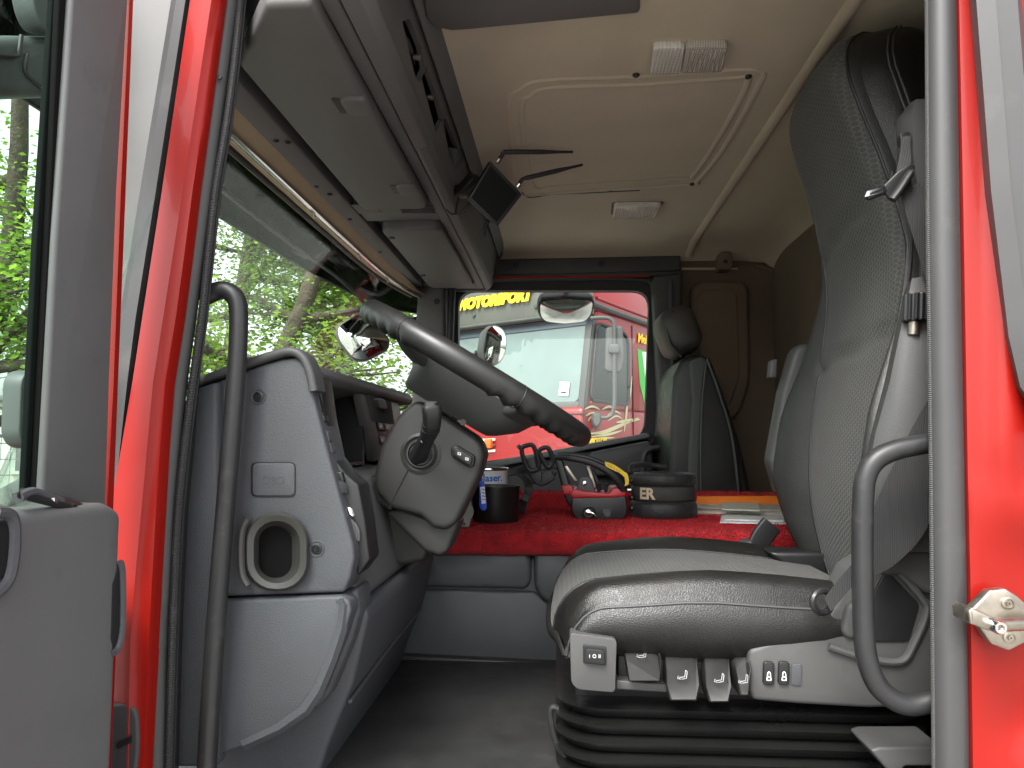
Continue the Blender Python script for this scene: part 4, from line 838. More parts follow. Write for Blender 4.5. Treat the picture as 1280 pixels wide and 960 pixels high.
hb = finish(pxprism(roundpoly([(712, 791), (771, 799), (769, 866), (722, 862), (714, 854)], 6), 1.19, 1.28, 0.006), 'heater_box', BASE, seat)
hz = finish(pxprism(roundpoly([(729, 806), (758, 809), (758, 832), (729, 829)], 2), 1.187, 1.2, 0.001), 'heater_bezel', BLACK, hb)
hk = finish(pxprism(roundpoly([(732, 811), (755, 813), (756, 831), (731, 828)], 3), 1.180, 1.2, 0.003), 'heater_rocker', BLACK, hz)
for s_, x in (('I', 737), ('O', 743), ('II', 749.5)): finish(text_bm(s_, frame(P(x, 820.5, Y=1.1796), (0, -1, 0)), 0.008), 'rocker_mark', WHITE, hk)
LEV = mat('lever_plastic', (0.022, 0.022, 0.0215), 0.4, bump=('noise', 700, 0.3), rvar=0.08, spec=0.25, dirt=((0.05, 0.048, 0.044), 0.3, 22), bdist=0.0006)
MARK = mat('grey_mark', (0.35, 0.35, 0.34), 0.6)
def lever(top, knee, bot, ic):
    o = finish(prism([P(top[0], top[2], Y=1.235), P(top[1], top[2], Y=1.235), P(top[1] + .6, knee, Y=1.182), P(top[1] - .3, bot, Y=1.19), P(bot_l(top, bot), bot, Y=1.19), P(top[0] + (3 if ic else 1), knee, Y=1.182)], (0, 0.06, 0), 0.004, 3), 'lever', LEV, seat)
    cx, cy = ic
    M = lambda x, y: P(cx + x, cy + y, Y=1.183 + 0.053 * max(0, (knee - (cy + y))) / (knee - top[2]) - 0.0025)
    for pl in ([(3, -6), (2, 2), (-5, 3)], [(3.5, -6), (5, -4), (4, 4), (-2, 5)], [(-6, 1), (-7, 4), (-3, 5)]):
        finish(tube([M(*p) for p in pl], 0.0007, 5), 'lever_mark', MARK, o)
    return o
def bot_l(top, bot): return top[0] + 6
lever((780, 826, 815), 824, 852, (803, 817)); lever((831, 873, 815), 856, 877, (854, 844)); lever((880, 913, 815), 858, 879, (900, 848)); lever((918, 938, 816), 838, 871, (930, 849))
finish(pxprism([(770, 850), (835, 856), (835, 866), (770, 862)], 1.215, 1.28, 0.003), 'lever_rail', BASE, seat)
finish(pxprism([(772, 800), (940, 815), (940, 872), (772, 862)], 1.238, 1.28, 0.003), 'base_inner', BLACK, seat)
finish(box(0.02, 0.60, 1.28, 1.72, 1.54, 1.65, 0.01), 'base_frame', BLACK, seat)
# ribbed bellows
bel = []
zz = 1.56; ks = []
for i in range(8):
    for a, b in ((0.0, 0.0), (0.004, 0.012), (0.02, 0.0), (0.024, -0.012)): ks.append((zz - i * 0.028 - a, b))
BELL = mat('bellows_rubber', (0.009, 0.009, 0.009), 0.32, bump=('noise', 200, 0.1), rvar=0.08)
for z, g in ks:
    w, d, r = 0.60 + 2 * g, 0.46 + 2 * g, 0.07
    bel.append([V(0.30 + x, 1.47 + y, max(1.4415, z)) for x, y in rrect(w, d, r, 6)])
finish(loft(bel), 'bellows', BELL, seat, 50)
finish(tube([P(x, y, Y=1.30) for x, y in ((698, 886), (690, 884), (688, 896), (694, 925), (706, 946), (716, 953), (735, 955))], 0.0058, 10, 5), 'release_bar', BLACKM, seat)
finish(pxprism([(1088, 938), (1100, 934), (1180, 934), (1180, 958), (1132, 958), (1128, 964), (1110, 964)], 1.12, 1.20, 0.006), 'foot_lever', BASE, seat)
# side cover of the backrest with its knurled knob
sc = finish(loft([[P(x, y, Y=Y_) for x, y, Y_ in r] for r in (
    [(1131, 362, 1.20), (1140, 348, 1.165), (1156, 345, 1.16), (1185, 347, 1.16), (1185, 352, 1.25), (1140, 352, 1.25)],
    [(1128, 375, 1.20), (1136, 368, 1.165), (1152, 368, 1.158), (1185, 370, 1.158), (1185, 374, 1.25), (1135, 376, 1.25)],
    [(1117, 425, 1.20), (1124, 420, 1.165), (1140, 420, 1.150), (1185, 420, 1.150), (1185, 424, 1.25), (1123, 426, 1.25)],
    [(1105, 480, 1.20), (1112, 478, 1.165), (1132, 478, 1.146), (1185, 478, 1.146), (1185, 482, 1.25), (1112, 482, 1.25)],
    [(1088, 545, 1.20), (1094, 543, 1.168), (1120, 543, 1.146), (1185, 543, 1.146), (1185, 548, 1.25), (1096, 548, 1.25)],
    [(1074, 615, 1.22), (1080, 613, 1.175), (1108, 613, 1.152), (1185, 613, 1.152), (1185, 618, 1.25), (1082, 618, 1.25)],
    [(1072, 690, 1.24), (1076, 690, 1.195), (1100, 690, 1.175), (1185, 690, 1.175), (1185, 694, 1.25), (1078, 694, 1.25)])]), 'back_cover', mat('back_cover_plastic', (0.046, 0.046, 0.045), 0.5, bump=('noise', 420, 0.4), rvar=0.05), seat, 50)
ka, kb = P(1143, 402, Y=1.15), P(1144, 368, Y=1.147); kd = (kb - ka)
kn = []
for h, r in ((0, .0), (0.001, .016), (0.05, .0185), (0.95, .0185), (1.0, .016)):
    kn.append([ka + kd * h + (V(1, 0, 0) * math.cos(2 * math.pi * k / 48) + V(0, -1, 0) * math.sin(2 * math.pi * k / 48)) * max(0.001, r - (0.0022 if k % 4 < 2 and r > .018 else 0)) for k in range(48)])
finish(loft(kn), 'adjuster_knob', BLACK, sc, 25)
finish(tube([P(1142, 418, Y=1.152), P(1143, 402, Y=1.15)], 0.009, 12), 'knob_stem', STEEL, sc)
# armrest on the far side of the backrest
ar = finish(prism([V(x, 1.76, z) for x, z in ((0.52, 1.87), (0.50, 1.95), (0.535, 2.12), (0.565, 2.215), (0.58, 2.235), (0.61, 2.235), (0.64, 2.2), (0.63, 1.9))], (0, 0.06, 0), 0.012), 'folded_armrest', BASE, seat)
finish(prism([P(x, y, Y=1.82) for x, y in ((964, 450), (972, 448), (971, 472), (962, 472))], (0, 0.03, 0), 0.003), 'armrest_button', BASE, ar)
# belt stalk and frayed edge piping at the cushion's rear
finish(sweep(crom([P(x, y, Y=1.74) for x, y in ((965, 655), (952, 672), (945, 692), (948, 708))], 4), rrect(0.05, 0.016, 0.006), up=(0, 1, 0)), 'buckle_stalk', BLACK, seat)
finish(pxprism([(916, 688), (940, 675), (944, 685), (938, 700), (918, 698)], 1.72, 1.78, 0.006), 'recline_handle', GREYD, seat)
finish(pxprism([(960, 690), (1040, 690), (1055, 725), (1000, 725)], 1.60, 1.68, 0.01), 'hinge_beam', BLACK, seat)
for x, y in ((996, 700), (1003, 704), (1010, 706)): finish(lathe([(0.014, 0), (0.016, 0.008), (0.010, 0.018), (0.002, 0.018)], P(x, y, Y=1.62), (-0.5, -1, 0.1), 14), 'hinge_bolt', BLACKM, seat)

# ================================================================== seat belt of the driver's seat
belt = thing('seat_belt', 'black webbing seat belt with chrome-edged tongue hanging on its anchor cover', 'seat belt', P(1140, 560, Y=1.14))
ANC = mat('anchor_plastic', (0.055, 0.055, 0.053), 0.55, bump=('noise', 600, 0.3), rvar=0.05, bdist=0.0006)
an = finish(loft([[P(x, y, Y=Y_) for x, y, Y_ in r] for r in (
    [(1138, 128, 1.19), (1146, 124, 1.165), (1190, 122, 1.165), (1190, 126, 1.25), (1146, 130, 1.25)],
    [(1121, 150, 1.19), (1140, 148, 1.16), (1190, 148, 1.16), (1190, 152, 1.25), (1130, 154, 1.25)],
    [(1121, 200, 1.19), (1142, 198, 1.158), (1190, 198, 1.158), (1190, 202, 1.25), (1130, 204, 1.25)],
    [(1135, 230, 1.19), (1147, 232, 1.158), (1190, 232, 1.158), (1190, 236, 1.25), (1140, 238, 1.25)],
    [(1150, 300, 1.19), (1156, 300, 1.158), (1190, 300, 1.158), (1190, 304, 1.25), (1154, 304, 1.25)],
    [(1160, 350, 1.19), (1163, 350, 1.158), (1190, 350, 1.158), (1190, 354, 1.25), (1163, 354, 1.25)])]), 'anchor_cover', ANC, belt, 40)
finish(pxprism(roundpoly([(1125, 166), (1138, 164), (1138, 180), (1132, 184), (1126, 178)], 4), 1.156, 1.17, 0.001), 'anchor_slot', BLACK, an)
def webbing(pts, w, name='webbing'):
    c = crom([P(x, y, Y=Y_) for x, y, Y_, _, _ in pts], 5)
    wd = crom([P(x + dx, y + dy, Y=Y_) for x, y, Y_, dx, dy in pts], 5)
    return finish(grid([[a.lerp(b, t) for t in (0, .5, 1)] for a, b in zip(c, wd)], 0.002), name, BELT, belt, 60)
webbing([(1126, 172, 1.155, 11, -2), (1124, 195, 1.15, 14, 3), (1120, 215, 1.142, 18, 8), (1118, 236, 1.138, 22, 4)], 0)
webbing([(1124, 240, 1.14, 24, -12), (1134, 275, 1.14, 34, -10), (1148, 320, 1.145, 36, -10), (1162, 370, 1.15, 30, -6)], 0)
webbing([(1172, 478, 1.138, 20, 40), (1140, 535, 1.136, 40, 50), (1108, 600, 1.142, 50, 60), (1086, 650, 1.150, 36, 52), (1072, 690, 1.160, 20, 30)], 0)
webbing([(1078, 690, 1.165, 14, 12), (1062, 708, 1.165, 12, 14), (1045, 728, 1.165, 12, 14), (1030, 748, 1.165, 8, 16)], 0)
tg = finish(pxprism([(1082, 244), (1085, 238), (1104, 232), (1122, 214), (1138, 203), (1145, 206), (1143, 216), (1130, 228), (1124, 244), (1112, 248), (1108, 242), (1086, 250)], 1.126, 1.134, 0.003), 'belt_tongue', BLACK, belt)
finish(pxring([(1081, 246), (1084, 239), (1106, 232), (1109, 240)], [(1087, 244), (1088, 241), (1103, 236), (1104, 239)], 1.123, 0.004), 'tongue_plate', CHROME, tg)
finish(pxtube([(1115, 250), (1124, 238), (1137, 218), (1140, 216)], 1.124, 0.006, 10, 3), 'tongue_bar', BLACKM, tg)
lo_ = [P(1028 + 12 * math.cos(a), 752 + 14 * math.sin(a), Y=1.168 + 0.012 * math.cos(a)) for a in us(0, 2 * math.pi * 15 / 16, 16)]
finish(tube(lo_, 0.0055, 8, 0, True), 'anchor_loop', BLACKM, belt)
finish(pxprism([(1096, 700), (1101, 706), (1094, 713), (1091, 708)], 1.138, 1.142), 'belt_label', PAPER, belt) if False else None

# ================================================================== passenger seat beyond the tunnel
ps = thing('passenger_seat', 'dark grey passenger seat with a tilted round headrest beyond the red carpet', 'seat', P(890, 660, Y=2.8))
def pscol(pts, Y0, Y1, bev): return pxprism(pts, Y0, Y1, bev, 4)
finish(pxprism([(842, 470), (852, 448), (872, 441), (886, 446), (905, 490), (925, 550), (945, 640), (836, 640), (838, 560), (840, 510)], 2.60, 3.02, 0.05, 5), 'backrest', LEATHER, ps)
finish(pxprism([(838, 475), (848, 453), (862, 447), (864, 470), (866, 520), (862, 560), (862, 640), (834, 640), (836, 540)], 2.68, 2.96, 0.03, 4), 'back_panel', PFAB, ps)
finish(pxprism([(862, 452), (878, 445), (884, 450), (880, 480), (876, 540), (873, 640), (860, 640), (862, 560), (866, 500)], 2.585, 2.64, 0.02, 4), 'back_bolster', PFAB, ps)
finish(pxtube([(884, 449), (899, 490), (916, 550), (926, 640)], 2.592, 0.010, 8), 'back_piping', LEATHER, ps)
finish(pxtube([(883, 452), (878, 500), (876, 560), (876, 640)], 2.590, 0.004, 6), 'back_seam', GREYD, ps)
hr = []
M = frame(P(846, 417, Y=2.74), (0, -1, 0))
for yv, k in ((-0.14, .55), (-0.13, .78), (-0.10, .94), (-0.05, 1), (0.05, 1), (0.10, .94), (0.13, .78), (0.14, .55)):
    hr.append([P(846 + (a * k * math.cos(R(-22)) - b * k * math.sin(R(-22))), 417 + (a * k * math.sin(R(-22)) + b * k * math.cos(R(-22))), Y=2.76) + V(0, yv, 0) for a, b in rrect(46, 60, 17, 5)])
HRM = mat('headrest_leather', (0.05, 0.045, 0.041), 0.5, bump=('voronoi', 300, 0.3), var=0.1, bdist=0.0008)
hd = finish(loft(hr), 'headrest', HRM, ps, 60)
finish(tube([P(x, y, Y=2.632) for x, y in ((842, 388), (834, 404), (838, 428), (852, 446))], 0.004, 6, 4), 'headrest_seam', LEATHER, hd)
finish(tube([P(858, 440, Y=2.76), P(868, 460, Y=2.78)], 0.008, 10), 'headrest_post', CHROME, ps)
finish(box(0.05, 0.55, 2.62, 3.0, 1.36, 1.72, 0.03), 'seat_box', GREYD, ps)
# ================================================================== red carpet on the engine tunnel
ZT = 1.775
rnd = random.Random(3)
sec = [(1.90, 1.705), (1.85, 1.706), (1.832, 1.712), (1.824, 1.722), (1.819, 1.735), (1.817, 1.75), (1.82, 1.762), (1.828, 1.770), (1.842, 1.7745), (1.86, ZT)] + [(1.86 + 0.5 * k / 24, ZT) for k in range(1, 25)] + [(2.372, 1.778), (2.384, 1.79), (2.39, 1.812), (2.398, 1.826), (2.412, 1.831), (2.43, 1.826), (2.436, 1.80), (2.436, 1.70)]
import mathutils.noise as mn
rows = []
for i in range(240):
    x = -0.325 + 1.17 * i / 239; r = []
    for y, z in sec:
        d = mn.noise(V(x * 40, y * 40, z * 40)) * 0.0016 + mn.noise(V(x * 9, y * 9, 3)) * 0.0025 * (1 if y < 2.37 else 2)
        wav = mn.noise(V(x * 7, 1.0, z * 5)) * 0.004 if y < 1.86 else 0
        r.append(V(x, y + wav, z + d))
    rows.append(r)
carpet = finish(grid(rows, 0.0), 'carpet', CARPET, None, 80)
tag(carpet, 'thick red plush carpet laid over the engine tunnel between the seats', 'carpet')

pv, pf = [], []
for _ in range(70000):
    i = rnd.randint(0, 238); j = rnd.randint(2, len(sec) - 3); a, b, c, d = rows[i][j], rows[i + 1][j], rows[i][j + 1], rows[i + 1][j + 1]
    u_, v_ = rnd.random(), rnd.random(); p = a.lerp(b, u_).lerp(c.lerp(d, u_), v_); n = (b - a).cross(c - a).normalized()
    if n.z < -0.2 or (n.y > 0 and p.y < 2.0 and abs(n.z) < .5): n = -n
    q = p + n * 0.0055 + V(rnd.gauss(0, .0022), rnd.gauss(0, .0022), rnd.gauss(0, .001)); w = V(rnd.gauss(0, 1), rnd.gauss(0, 1), rnd.gauss(0, 1)).normalized() * 0.0011
    k = len(pv); pv += [p - w, p + w, q]; pf.append((k, k + 1, k + 2))
pm = bpy.data.meshes.new('carpet_pile'); pm.from_pydata([tuple(v) for v in pv], [], pf); pm.materials.append(CARPET)
po = bpy.data.objects.new('carpet_pile', pm); COL.objects.link(po); po['kind'] = 'stuff'; attach(po, carpet)

def on(px, py, z=ZT): return P(px, py, Z=z)
# black pot with wire handle
pc = on(620, 656) + V(0, 0.062, 0); pc.x = P(620, 640, Y=pc.y).x
pot = thing('cooking_pot', 'round matt black cooking pot standing at the carpet edge beside the column', 'pot', pc)
finish(lathe([(0.001, 0.002), (0.056, 0.0), (0.061, 0.003), (0.064, 0.010), (0.0655, 0.095), (0.067, 0.098), (0.067, 0.101), (0.064, 0.101), (0.062, 0.095), (0.060, 0.012), (0.001, 0.008)], pc, (0, 0, 1), 48), 'pot_body', POT, pot)
finish(tube([pc + V(-0.066, -0.01, 0.08), pc + V(-0.098, -0.012, 0.078), pc + V(-0.104, -0.012, 0.045), pc + V(-0.098, -0.012, 0.016), pc + V(-0.066, -0.01, 0.015)], 0.006, 10, 5), 'pot_handle', BLACK, pot)
# white and blue tin
tc_ = V(P(607, 600, Y=2.16).x, 2.16, ZT)
tin = thing('paint_tin', 'white tin with a blue lower band and blue lettering behind the black pot', 'tin', tc_)
WTIN = mat('white_tin', (0.72, 0.74, 0.76), 0.35, coat=0.2)
finish(lathe([(0.001, 0.0), (0.067, 0.0), (0.067, 0.040), (0.067, 0.085)], tc_, (0, 0, 1), 40), 'blue_band', mat('blue_tin', (0.02, 0.16, 0.6), 0.35), tin)
wb = finish(lathe([(0.0672, 0.085), (0.0672, 0.137), (0.066, 0.137)], tc_, (0, 0, 1), 40), 'tin_body', WTIN, tin)
finish(lathe([(0.060, 0.137), (0.0685, 0.1365), (0.070, 0.140), (0.069, 0.1435), (0.064, 0.142), (0.058, 0.136), (0.001, 0.136)], tc_, (0, 0, 1), 40), 'tin_rim', CHROME, tin)
def wrap(bm, c, r):
    for v in bm.verts:
        a = v.co.x / r; v.co = V(c.x + (r + v.co.z) * math.sin(a), c.y - (r + v.co.z) * math.cos(a), c.z + v.co.y)
    return bm
I4 = Matrix.Identity(4)
finish(wrap(text_bm('Blaser.', Matrix.Translation((0.022, 0.115, 0.0006)), 0.029, 0.0003, bold=0.0006), tc_, 0.0674), 'tin_lettering', BLUEP, wb)
finish(wrap(text_bm('swisslube', Matrix.Translation((0.040, 0.0965, 0.0006)), 0.011, 0.0003), tc_, 0.0674), 'tin_small_lettering', mat('light_blue_print', (0.1, 0.4, 0.7), 0.4), wb)
# blue key tag
kt = thing('key_tag', 'bright blue plastic key tag with a white paper label hanging by the black pot', 'key tag', P(603, 636, Y=1.87))
kp = [(599, 604), (601.5, 601), (605, 602), (608.5, 630), (608, 636), (605, 638.5), (601, 637), (599, 632)]
tg_ = finish(pxprism(kp, 1.868, 1.8725, 0.001), 'tag_body', BLUE, kt)
finish(pxprism([(600.2, 609), (605.8, 608), (607.3, 629), (602, 630)], 1.8668, 1.869), 'tag_label', WHITE, tg_)
for k in range(4): finish(pxtube([(601.5 + k * .35, 612 + k * 4.2), (603.5 + k * .4, 611 + k * 4.2), (604.5 + k * .35, 613 + k * 4), (606 + k * .3, 611.5 + k * 4.2)], 1.8662, 0.0008, 5, 3), 'tag_scribble', BLACK, tg_)
finish(pxtube([(602, 603), (600, 590), (602, 572), (603, 560)], 1.87, 0.0015, 6, 4), 'tag_cord', BLACK, kt)
# grey webbing strap end and black pouch
stp = thing('grey_strap', 'short grey webbing strap end lying on the carpet beside the black pot', 'strap', on(580, 660))
c1 = crom([P(579, 612, Y=1.90), P(577, 628, Y=1.90), P(580, 640, Y=1.88), P(576, 650, Y=1.86), P(574, 659, Y=1.845)], 5); c2 = [p + V(0.026, 0, 0) for p in c1]
STRG = mat('grey_webbing', (0.22, 0.22, 0.21), 0.8, bump=('waveZ', 150, 0.5))
finish(grid([[a, a.lerp(b, .5), b] for a, b in zip(c1, c2)], 0.002), 'webbing', STRG, stp)
finish(lathe([(0.004, 0), (0.003, 0.002), (0.001, 0.002)], P(580, 655, Y=1.849), (0, -1, 0.2), 10), 'eyelet', BLACK, stp)
pch = finish(loft([[on(575, 650) + V(x, y * .6 + 0.10, h) for x, y in rrect(0.14 * k, 0.16 * k, 0.04 * k, 5)] for h, k in ((0.0, .9), (0.02, 1.0), (0.06, 1.0), (0.09, .9), (0.105, .6))]), 'pouch', CORD, None, 60)
tag(pch, 'small soft black pouch in the shade under the steering column', 'pouch')
# strap with two plastic buckles hanging over the edge
bk = thing('buckle_strap', 'black strap with two oval plastic buckles standing behind the pot', 'strap', on(655, 645))
finish(sweep(crom([on(652, 642) + V(0, 0, 0.003), P(654, 628, Y=2.05), P(661, 612, Y=2.06), P(658, 598, Y=2.05), P(650, 590, Y=2.05), P(657, 585, Y=2.04)], 5), rrect(0.024, 0.006, 0.002, 3), up=(0, -1, 0)), 'strap_tail', CORD, bk)
for pts, nm in (([(652, 562), (658, 557), (667, 558), (673, 580), (671, 587), (662, 588), (656, 578)], 'oval_buckle'), ([(674, 566), (679, 560), (686, 561), (691, 575), (689, 582), (684, 583)], 'oval_buckle')):
    finish(tube([P(x, y, Y=2.02) for x, y in pts], 0.0065, 8, 4, True), nm, BLACK, bk)
finish(sweep(crom([P(x, y, Y=2.035) for x, y in ((662, 572), (668, 588), (676, 600), (690, 592))], 4), rrect(0.035, 0.014, 0.004, 3), up=(0, -1, 0)), 'buckle_body', BLACK, bk)
finish(pxtube([(655, 592), (668, 602), (685, 598), (694, 590)], 2.04, 0.008, 8, 4), 'strap_roll', CORD, bk)
finish(pxtube([(651, 557), (647, 560)], 2.02, 0.006, 8, 0), 'buckle_tip', GREYD, bk)
# crane remote transmitter
YR = on(750, 650).y
rem = thing('remote_transmitter', 'black and red radio remote control box with arched carrying handle on red carpet', 'remote control', on(750, 650) + V(0, 0.07, 0))
def rp(pts, y0, y1, bev=0.004, seg=3): return pxprism(pts, YR + y0, YR + y1, bev, seg)
bd = finish(rp(roundpoly([(714, 622), (783, 619), (785, 640), (780, 650), (721, 650), (714, 638)], 5), 0.0, 0.14, 0.006), 'transmitter_body', BLACK, rem)
finish(rp([(712, 617), (717, 611), (732, 614), (762, 617), (766, 610), (780, 610), (784, 620), (770, 622), (715, 623)], -0.003, 0.145, 0.004), 'red_rim', REDPL, rem)
finish(rp([(720, 614), (724, 598), (729, 595), (737, 596), (741, 602), (744, 614), (744, 618), (720, 618)], 0.012, 0.03, 0.003), 'lever_guard', GREYD, rem)
finish(lathe([(0.006, 0), (0.006, 0.004), (0.002, 0.005)], P(730.5, 604, Y=YR + 0.012), (0, -1, 0), 12), 'guard_bolt', CHROME, rem)
hp = crom([P(x, y, Y=YR + q) for x, y, q in ((694, 572, 0.02), (710, 572, 0.0), (735, 577, -0.005), (757, 587, -0.005), (772, 600, 0.0), (779, 614, 0.01))], 6)
finish(sweep(hp, rrect(0.020, 0.020, 0.007, 4), up=(0, -1, 0), scale=[0.8 + 0.5 * k / len(hp) for k in range(len(hp))]), 'carry_handle', BLACK, rem)
hp2 = [p + V(0.01, 0.10, 0.004) for p in hp]
finish(sweep(hp2, rrect(0.020, 0.018, 0.006, 4), up=(0, -1, 0)), 'carry_handle', BLACK, rem)
finish(rp([(692, 572), (702, 570), (712, 604), (719, 612), (719, 632), (711, 633), (706, 622), (697, 590)], 0.01, 0.06, 0.006), 'handle_leg', BLACK, rem)
finish(rp([(702, 607), (714, 606), (718, 612), (718, 618), (704, 618)], 0.006, 0.055, 0.003), 'leg_red_band', REDPL, rem)
finish(rp([(705, 583), (709, 582), (722, 601), (718, 601)], 0.03, 0.036, 0.001), 'metal_stay', STEEL, rem)
finish(rp([(732, 583), (738, 582), (746, 608), (742, 612)], 0.04, 0.06, 0.003), 'joystick', STEEL, rem)
finish(rp([(738, 586), (742, 585), (754, 612), (748, 614)], 0.06, 0.075, 0.003), 'joystick', BLACKM, rem)
for x in (748, 757): finish(tube([P(x, 618, Y=YR + 0.05), P(x + 1, 604, Y=YR + 0.05)], 0.005, 8), 'toggle', BLACK, rem)
ks_ = finish(lathe([(0.021, 0), (0.021, 0.003), (0.017, 0.005), (0.016, 0.003), (0.013, 0.007), (0.008, 0.007), (0.007, 0.004), (0.001, 0.004)], P(735.5, 641, Y=YR), (0, -1, 0), 28), 'key_switch', BLACKM, rem)
finish(lathe([(0.007, 0), (0.007, 0.007), (0.002, 0.008)], P(735, 640, Y=YR - 0.006), (0, -1, 0), 16), 'key_barrel', CHROME, ks_)
finish(tube([P(735, 640, Y=YR - 0.014), P(741, 641.5, Y=YR - 0.016), P(745, 645, Y=YR - 0.016)], 0.0022, 8, 3), 'key', CHROME, ks_)
finish(lathe([(0.011, 0), (0.011, 0.003), (0.009, 0.005), (0.001, 0.005)], P(759, 642, Y=YR), (0, -1, 0), 18), 'round_plug', GREYD, rem)
finish(pxprism([(753, 636), (765, 636), (765, 650), (753, 650)], YR - 0.002, YR + 0.01, 0.001), 'plug_plate', BLACK, rem)
# yellow tag tied to the handle
yt = thing('yellow_tag', 'yellow printed tape loop tied to the remote control handle', 'tag', P(775, 600, Y=YR - 0.01))
q1 = crom([P(x, y, Y=YR - 0.012) for x, y in ((756, 577), (766, 580), (777, 587), (783, 592))], 4); q2 = crom([P(x, y, Y=YR - 0.012) for x, y in ((757, 583), (765, 587), (774, 591), (780, 596))], 4)
finish(grid([[a, b] for a, b in zip(q1, q2)], 0.002), 'tape', YELLOW, yt)
q1 = crom([P(x, y, Y=YR - 0.014) for x, y in ((779, 590), (784, 592), (786, 601), (785, 606))], 4); q2 = [p + V(-0.010, 0, -0.004) for p in q1]
finish(grid([[a, b] for a, b in zip(q1, q2)], 0.002), 'tape', YELLOW, yt)
for k in range(5): finish(pxtube([(760 + k * 3.3, 580.5 + k * 1.9), (761.5 + k * 3.3, 583 + k * 1.9)], YR - 0.0145, 0.0006, 5, 0), 'tape_print', BLACK, yt)
# padded waist belt, three rings high
bc = on(829, 651) + V(0, 0.088, 0); bc.x = P(829, 620, Y=bc.y).x
wbl = thing('waist_belt', 'coiled black padded waist belt with tan printed letters beside the remote', 'belt', bc)
for z0, z1, rr, nm in ((0.001, 0.050, 0.098, 'padded_ring'), (0.050, 0.094, 0.093, 'webbing_ring'), (0.094, 0.131, 0.097, 'padded_ring')):
    bm = bmesh.new(); N_, M_ = 120, 12; vs = []
    for k in range(N_):
        a = 2 * math.pi * k / N_; row = []
        puck = (0.0018 * math.sin(k * 2.9) + 0.0012 * math.sin(k * 5.3)) if nm == 'padded_ring' else 0
        for j in range(M_):
            b = 2 * math.pi * j / M_; hh = (z1 - z0) / 2 * 0.98; t = 0.017 if nm == 'padded_ring' else 0.008
            cu, cz_ = math.cos(b), math.sin(b); cu = math.copysign(abs(cu) ** .7, cu); cz_ = math.copysign(abs(cz_) ** .7, cz_)
            r_ = rr - t + (t + puck * abs(cz_)) * cu
            row.append(bm.verts.new(bc + V(r_ * math.cos(a), r_ * 0.9 * math.sin(a), (z0 + z1) / 2 + hh * cz_)))
        vs.append(row)
    for k in range(N_):
        for j in range(M_): bm.faces.new((vs[k][j], vs[k][(j + 1) % M_], vs[(k + 1) % N_][(j + 1) % M_], vs[(k + 1) % N_][j]))
    finish(bm, nm, CORD if nm == 'padded_ring' else mat('belt_web', (0.035, 0.034, 0.032), 0.7, bump=('waveX', 90, 0.6)), wbl, 70)
tb = text_bm('ER', Matrix.Translation((-0.060, 0.0725, 0.0008)), 0.044, 0.0004, bold=0.0015)
for v in tb.verts:
    a = v.co.x / 0.094; v.co = V(bc.x + (0.0942 + v.co.z) * math.sin(a), bc.y - 0.9 * (0.0942 + v.co.z) * math.cos(a), bc.z + v.co.y)
finish(tb, 'belt_lettering', TAN, wbl)
finish(tube([bc + V(-0.095, -0.02, 0.13), bc + V(-0.09, 0.0, 0.15), bc + V(-0.04, 0.06, 0.152), bc + V(0.02, 0.07, 0.145)], 0.008, 8, 5), 'loose_cord', CORD, wbl)
for dz in (0.02, 0.05, 0.08, 0.10): finish(lathe([(0.006, 0), (0.009, 0.004), (0.006, 0.009), (0.001, 0.009)], bc + V(-0.094, -0.035, dz + 0.01), (-1, -0.6, 0), 12), 'belt_clip', BLACK, wbl)
finish(pxprism([(783, 611), (789, 611), (789, 613), (783, 613)], bc.y - 0.07, bc.y - 0.06, 0.0), 'clip_pin', CHROME, wbl)
# papers
def slab(pts, z0, z1, bev=0.001): return prism([P(x, y, Z=ZT) + V(0, 0, z0) for x, y in pts], (0, 0, z1 - z0), bev, 2)
bkk = thing('paperback_book', 'cream-paged paperback book lying on the red carpet beside the driver seat', 'book', on(915, 636))
finish(slab([(868, 643), (1000, 648), (990, 632), (872, 630)], 0.004, 0.020), 'page_block', PAPER, bkk)
finish(slab([(867, 644), (1001, 649), (991, 631), (871, 629)], 0.0205, 0.023), 'book_cover', mat('book_cover', (0.45, 0.42, 0.36), 0.5, var=0.2, varscale=30), bkk)
finish(slab([(867, 644), (1001, 649), (991, 631), (871, 629)], 0.001, 0.0036), 'back_cover', mat('pink_cover', (0.5, 0.25, 0.22), 0.5), bkk)
fx = (P(868, 622, Y=2.35).x, P(1000, 622, Y=2.35).x)
fo = finish(prism([V(fx[0], 2.335, ZT + 0.003), V(fx[1], 2.345, ZT + 0.003), V(fx[1], 2.365, ZT + 0.048), V(fx[0] + 0.012, 2.36, ZT + 0.045)], (0, 0.008, 0.001), 0.001), 'orange_folder', ORANGE)
tag(fo, 'bright orange document folder leaning on the back lip of the red carpet', 'folder')
for k, (pts, z0) in enumerate((([(900, 655), (985, 657), (990, 640), (903, 640)], 0.0022), ([(906, 653), (980, 655), (984, 641), (908, 640)], 0.0058), ([(903, 648), (950, 650), (948, 638), (902, 637)], 0.0242))):
    o = finish(slab(pts, z0, z0 + 0.003, 0.0), 'leaflet', mat('leaflet_paper_%d' % k, ((0.75, 0.75, 0.78), (0.72, 0.72, 0.7), (0.6, 0.62, 0.55))[k], 0.5, var=0.15, varscale=40))
    tag(o, ('bottom white leaflet sticking out in front of the book', 'white leaflet lying on top of another leaflet before the book', 'pale green leaflet lying on the book cover')[k], 'leaflet', 'leaflets on the red carpet')

